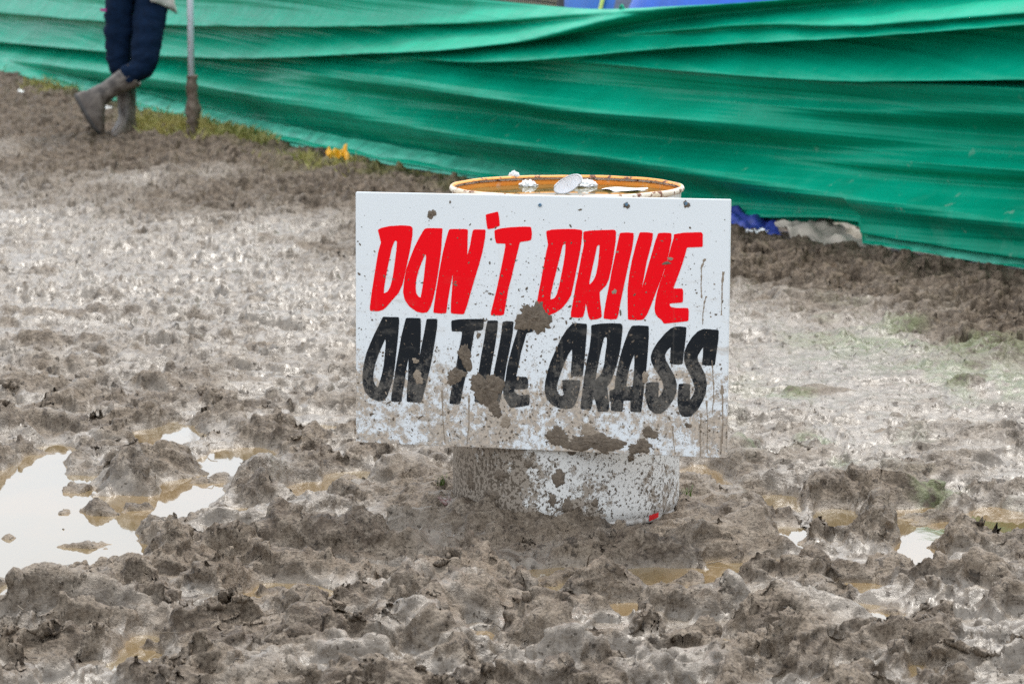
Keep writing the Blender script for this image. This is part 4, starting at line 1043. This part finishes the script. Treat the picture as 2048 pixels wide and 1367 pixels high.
boot(Matrix.Translation((.0, .03, .0)) @ Matrix.Rotation(R(-22), 4, 'Z') @ Matrix.Rotation(R(-5), 4, 'Y'), 'muddy rubber boot planted on the ground')
# crossed boot: shaft leans up to the right, foot points down
up_ = Vector((.858, -.05, .50)).normalized(); fwd = Vector((.47, -.12, -.86)); fwd = (fwd - up_ * fwd.dot(up_)).normalized()
yax = -fwd; xax = yax.cross(up_)
m_ = Matrix((( xax.x, yax.x, up_.x, 0), (xax.y, yax.y, up_.y, 0), (xax.z, yax.z, up_.z, 0), (0, 0, 0, 1)))
hl_ = Vector((-.275, -.10, .205))
m_ = Matrix.Translation(hl_ + fwd * .012) @ m_
boot(m_, 'muddy boot crossed over with its toe on the ground')
tag(person, 'person in navy trousers and muddy rubber boots standing with crossed legs', 'person')

# ------------------------------------------------------------------ behind the banner: tents and a mesh panel
def tent(name, cx, cy, rx, ry, hz, mats, label, rz=0, seams=6, door=None, strip=None):
    root = empty(name, (cx, cy, -.02), rz)
    nu, nv = 48, 16; v_, f_ = [], []
    for j in range(nv + 1):
        t = j / nv; ph = t * math.pi / 2
        for i in range(nu):
            a = 2 * math.pi * i / nu
            sag = 1 - .05 * (1 - abs(math.cos(a * seams / 2))) * math.sin(2 * ph)
            rr = math.cos(ph) ** .62
            v_.append((rx * rr * math.cos(a) * sag, ry * rr * math.sin(a) * sag, hz * math.sin(ph) ** .95))
    fd = []
    for j in range(nv):
        for i in range(nu):
            q = (j * nu + i, j * nu + (i + 1) % nu, (j + 1) * nu + (i + 1) % nu, (j + 1) * nu + i)
            if door and door[0] <= i < door[1] and j < 12: fd.append(q)
            else: f_.append(q)
    mesh_obj('flysheet', v_, f_, mats[0], root)
    if fd:
        ids = sorted({i for q in fd for i in q}); mp_ = {i: k for k, i in enumerate(ids)}
        mesh_obj('door_panel', [v_[i] for i in ids], [tuple(mp_[i] for i in q) for q in fd], mats[1], root)
    if strip is not None:
        pts = [Vector(v_[j * nu + strip]) * 1.012 for j in range(nv)]
        tv, tf = tube(pts, .012, 8); mesh_obj('pole_sleeve', tv, tf, mats[2], root)
    for k in range(6):
        a = 2 * math.pi * k / 6 + .4
        tv, tf = tube([(rx * 1.06 * math.cos(a), ry * 1.06 * math.sin(a), -.1), (rx * 1.08 * math.cos(a), ry * 1.08 * math.sin(a), .08)], .006, 6); mesh_obj('peg', tv, tf, mats[3], root)
    tag(root, label, 'tent'); return root
M['tent'] = plain('blue_nylon', (.006, .11, .58), .45, .15, 5, .1); M['tent_dark'] = plain('deep_blue_nylon', (.008, .13, .50), .45, .15, 5, .1)
M['tgrey'] = plain('grey_tent_mesh', (.13, .15, .19), .7, .3, 60); M['lime'] = plain('lime_tape', (.62, .78, .14), .5, .1, 10)
M['peg'] = plain('peg_steel', (.4, .4, .42), .4, .1, 10, .1, 1.)
ta = at_depth(1340, 5, 21.2)
tent('dome_tent', ta.x, 21.9, .75, .75, 1.15, (M['tent_dark'], M['tgrey'], M['lime'], M['peg']), 'deep blue tent with a grey mesh door and lime strip behind the banner', R(0), 6, (32, 34), 31)
tb = at_depth(1590, 5, 19.8)
tent('dome_tent', tb.x, 20.3, 1.0, 1.1, 1.3, (M['tent'], M['tgrey'], M['lime'], M['peg']), 'plain bright blue tent peeping over the banner top at centre right')
# black wire mesh panel
mp0, mp1 = at_depth(945, 4, 21.2), at_depth(1122, 4, 19.6)
mesh_root = empty('mesh_panel', ((mp0.x + mp1.x) / 2, (mp0.y + mp1.y) / 2, 0)); M['wire'] = plain('black_wire', (.012, .012, .013), .5, .2, 20, .1)
L0, L1 = Vector((mp0.x - mesh_root.location.x, mp0.y - mesh_root.location.y, 0)), Vector((mp1.x - mesh_root.location.x, mp1.y - mesh_root.location.y, 0))
L0 = L0 + (L0 - L1) * .35
bv, bf = [], []
def addt(a, b, r):
    tv, tf = tube([a, b], r, 5, False); o0 = len(bv); bv.extend(tv); bf.extend([tuple(i + o0 for i in q) for q in tf])
nw = 60
for i in range(nw + 1):
    p = L0.lerp(L1, i / nw); addt(p + Vector((0, 0, .05)), p + Vector((0, 0, 1.15)), .004)
for j in range(38):
    z = .05 + 1.1 * j / 37; addt(L0 + Vector((0, .008, z)), L1 + Vector((0, .008, z)), .004)
tag(mesh_obj('wire_mesh', bv, bf, M['wire'], mesh_root), kind='stuff')
for p in (L0, L1):
    tv, tf = tube([p + Vector((0, 0, -.1)), p + Vector((0, 0, 1.2))], .018, 12); mesh_obj('post', tv, tf, M['wire'], mesh_root)
tag(mesh_root, 'black wire mesh panel behind the banner left of the blue tents', 'fence panel')

# ------------------------------------------------------------------ litter on the ground
def sheet(name, px, py, wx, wy, hz, mat, label, cat, seed, rz=0.0, tilt=0., dz=.006, n=16):
    g = ground(px, py); z0 = ground_z(g.x, g.y)
    v_, f_ = [], []
    for i in range(n + 1):
        for j in range(n + 1):
            x, y = (i / n - .5) * wx, (j / n - .5) * wy
            q = Vector((x / wx * 3 + seed, y / wy * 3, seed))
            ed = 1 + .12 * mnoise.noise(q * 2)
            v_.append((x * ed, y * ed, hz * (abs(mnoise.noise(q)) * 1.6 + .5 * mnoise.noise(q * 2.7))))
    for i in range(n):
        for j in range(n): a = i * (n + 1) + j; f_.append((a, a + n + 1, a + n + 2, a + 1))
    o_ = mesh_obj(name, v_, f_, mat); o_.location = (g.x, g.y, z0 + dz); o_.rotation_euler = (tilt, 0, rz)
    sm2 = o_.modifiers.new('th', 'SOLIDIFY'); sm2.thickness = .0015
    return tag(o_, label, cat)
M['yellow'] = plain('yellow_plastic', (.85, .42, .01), .4, .1, 20)
sheet('plastic_wrapper', 675, 322, .115, .10, .045, M['yellow'], 'yellow plastic wrapper lying at the banner foot', 'wrapper', 2, .3, R(18))
M['blue_cloth'] = plain('blue_plastic', (.03, .05, .27), .5, .25, 12)
g = ground(1490, 462)
o = sheet('blue_bag', 1495, 455, .24, .42, .030, M['blue_cloth'], 'crumpled blue plastic bag showing under the hitched-up banner edge', 'bag', 6, .2, R(12), .015, 26)
sheet('white_wrapper', 1515, 466, .06, .08, .02, M['paper'], 'small white scrap beside the blue bag under the banner', 'litter', 12, .7)
M['card'] = plain('muddy_cardboard', (.30, .255, .205), .8, .45, 9, .5)
o = sheet('cardboard_sheet', 1660, 482, .34, .55, .04, M['card'], 'muddy pale cardboard sheet crumpled under the banner edge', 'cardboard', 21, R(12), R(10), .02, 24)
t_ = NT('red_white_print'); c_ = t_.coord((1, 1, 1)); nz = t_.noise(t_.coord((6, 30, 1)), 3, 3)
t_.set(color=t_.mix(t_.ramp(nz, .45, .55), (.17, .085, .07), (.24, .20, .17)), rough=.6); M['print'] = t_.m
sheet('torn_carton', 735, 1036, .085, .10, .012, M['print'], 'torn red and white carton pressed into the mud left of the drum', 'carton', 33, R(-28), R(10), .012)
sheet('torn_carton', 892, 1032, .030, .05, .008, M['print'], 'tiny torn carton scrap at the left foot of the drum', 'carton', 38, R(20), R(14), .012)
sheet('white_wrapper', 42, 192, .035, .10, .02, M['paper'], 'small white scrap on the far mud at the left edge', 'litter', 44, .2, R(10))
sheet('white_wrapper', 1702, 1163, .012, .03, .008, M['paper'], 'tiny white scrap in the small puddle right of the drum', 'litter', 47, .2, R(10), .01, 8)
sheet('white_wrapper', 218, 226, .04, .10, .02, M['paper'], 'small pale scrap on the grass between the two boots', 'litter', 49, .2, R(10))

# ------------------------------------------------------------------ grass along the banner foot, straws in the mud
def blades():
    rr = random.Random(4); v_, f_ = [], []
    t = 0
    while t < 15000:
        px = rr.uniform(-60, 720); fy = float(foot_px(px)); py = fy + rr.uniform(-6, 70)
        g = ground(px, py)
        d = perl(g.x * 1.4, g.y * .7) + .6 * perl(g.x * 5 + 9, g.y * 3)
        side = min(1, max(0, (px - 180) / 120)) * min(1, max(0, (700 - px) / 160))
        if d + rr.uniform(-.35, .35) < .15 - .55 * side + .9 * max(0, py - fy) / 62 : t += .15; continue
        t += 1
        z = ground_z(g.x, g.y); hgt = rr.uniform(.02, .065); wd = rr.uniform(.002, .004); a = rr.uniform(0, 6.28); le = rr.uniform(.2, 1.1) * hgt; b = len(v_)
        ax_, ay_ = math.cos(a), math.sin(a); l2 = rr.uniform(0, 6.28)
        v_ += [(g.x - ax_ * wd, g.y - ay_ * wd, z - .005), (g.x + ax_ * wd, g.y + ay_ * wd, z - .005), (g.x + math.cos(l2) * le * .4 + ax_ * wd * .7, g.y + math.sin(l2) * le * .4 + ay_ * wd * .7, z + hgt * .6), (g.x + math.cos(l2) * le, g.y + math.sin(l2) * le, z + hgt)]
        f_ += [(b, b + 1, b + 2), (b, b + 2, b + 3)]
    t2 = NT('trampled_grass'); c = t2.coord(); n = t2.noise(c, 3, 4); n2 = t2.noise(c, 60, 3)
    col = t2.mix(t2.ramp(n, .35, .65), (.17, .19, .035), (.36, .31, .085)); col = t2.mix(t2.ramp(n2, .45, .7), col, (.50, .42, .16))
    t2.set(color=col, rough=.55)
    tag(mesh_obj('grass', v_, f_, t2.m, None, False), 'trampled yellow-green grass along the banner foot', 'grass', kind='stuff')
def perl(x, y): return float(perlin2(np.array([x]), np.array([y]), 77)[0])
blades()
def straws():
    rr = random.Random(9); v_, f_ = [], []
    for _ in range(330):
        px, py = rr.uniform(-80, 2130), 480 + 900 * rr.random() ** .6
        g = ground(px, py)
        if (g.x - DRUM.x) ** 2 + (g.y - DRUM.y) ** 2 < .31 ** 2: continue
        z = ground_z(g.x, g.y)
        if z < WATER_Z: continue
        L = rr.uniform(.008, .03) * (1 + (rr.random() < .12)); a = rr.uniform(0, 6.28); up = rr.uniform(-.05, .35) if rr.random() < .85 else rr.uniform(.5, 1.2)
        d = Vector((math.cos(a), math.sin(a), up)).normalized(); c0 = Vector((g.x, g.y, z + .002)); c2_ = c0 + d * L; c1_ = c0.lerp(c2_, .5) + Vector((rr.uniform(-.006, .006), rr.uniform(-.006, .006), rr.uniform(0, .006)))
        tv, tf = tube([c0, c1_, c2_], [.0013, .0012, .0007], 4, False); b = len(v_); v_.extend(tv); f_.extend([tuple(i + b for i in q) for q in tf])
    t2 = NT('wet_straw'); n = t2.noise(t2.coord(), 9, 3)
    t2.set(color=t2.mix(t2.ramp(n, .4, .6), (.035, .025, .018), (.15, .11, .07)), rough=.5)
    tag(mesh_obj('straw_bits', v_, f_, t2.m), 'bits of dark straw and stem trodden into the mud', 'straw', kind='stuff')
straws()
# a few green weeds at the drum foot
M['weed'] = plain('weed_green', (.10, .17, .03), .5, .3, 40)
for k, (px, py, lab) in enumerate(((884, 1000, 'small green grass tuft at the left foot of the drum'), (1374, 1004, 'small green grass tuft at the right foot of the drum'))):
    g = ground(px, py); z = ground_z(g.x, g.y); rr = random.Random(k); root = empty('grass_tuft', (g.x, g.y, z)); v_, f_ = [], []
    for i in range(16):
        a = rr.uniform(0, 6.28); L = rr.uniform(.012, .03); b = len(v_); s1, c1_ = math.sin(a), math.cos(a); o1 = rr.uniform(-.012, .012)
        v_ += [(o1 - s1 * .0012, c1_ * .0012, -.004), (o1 + s1 * .0012, -c1_ * .0012, -.004), (o1 + c1_ * L * .35, s1 * L * .35, L * .7), (o1 + c1_ * L * .35 + s1 * .001, s1 * L * .35 - c1_ * .001, L * .7), (o1 + c1_ * L * .7, s1 * L * .7, L * .95)]
        f_ += [(b, b + 1, b + 3, b + 2), (b + 2, b + 3, b + 4)]
    mesh_obj('blades', v_, f_, M['weed'], root, False); tag(root, lab, 'grass tuft', 'grass tufts at the drum foot')
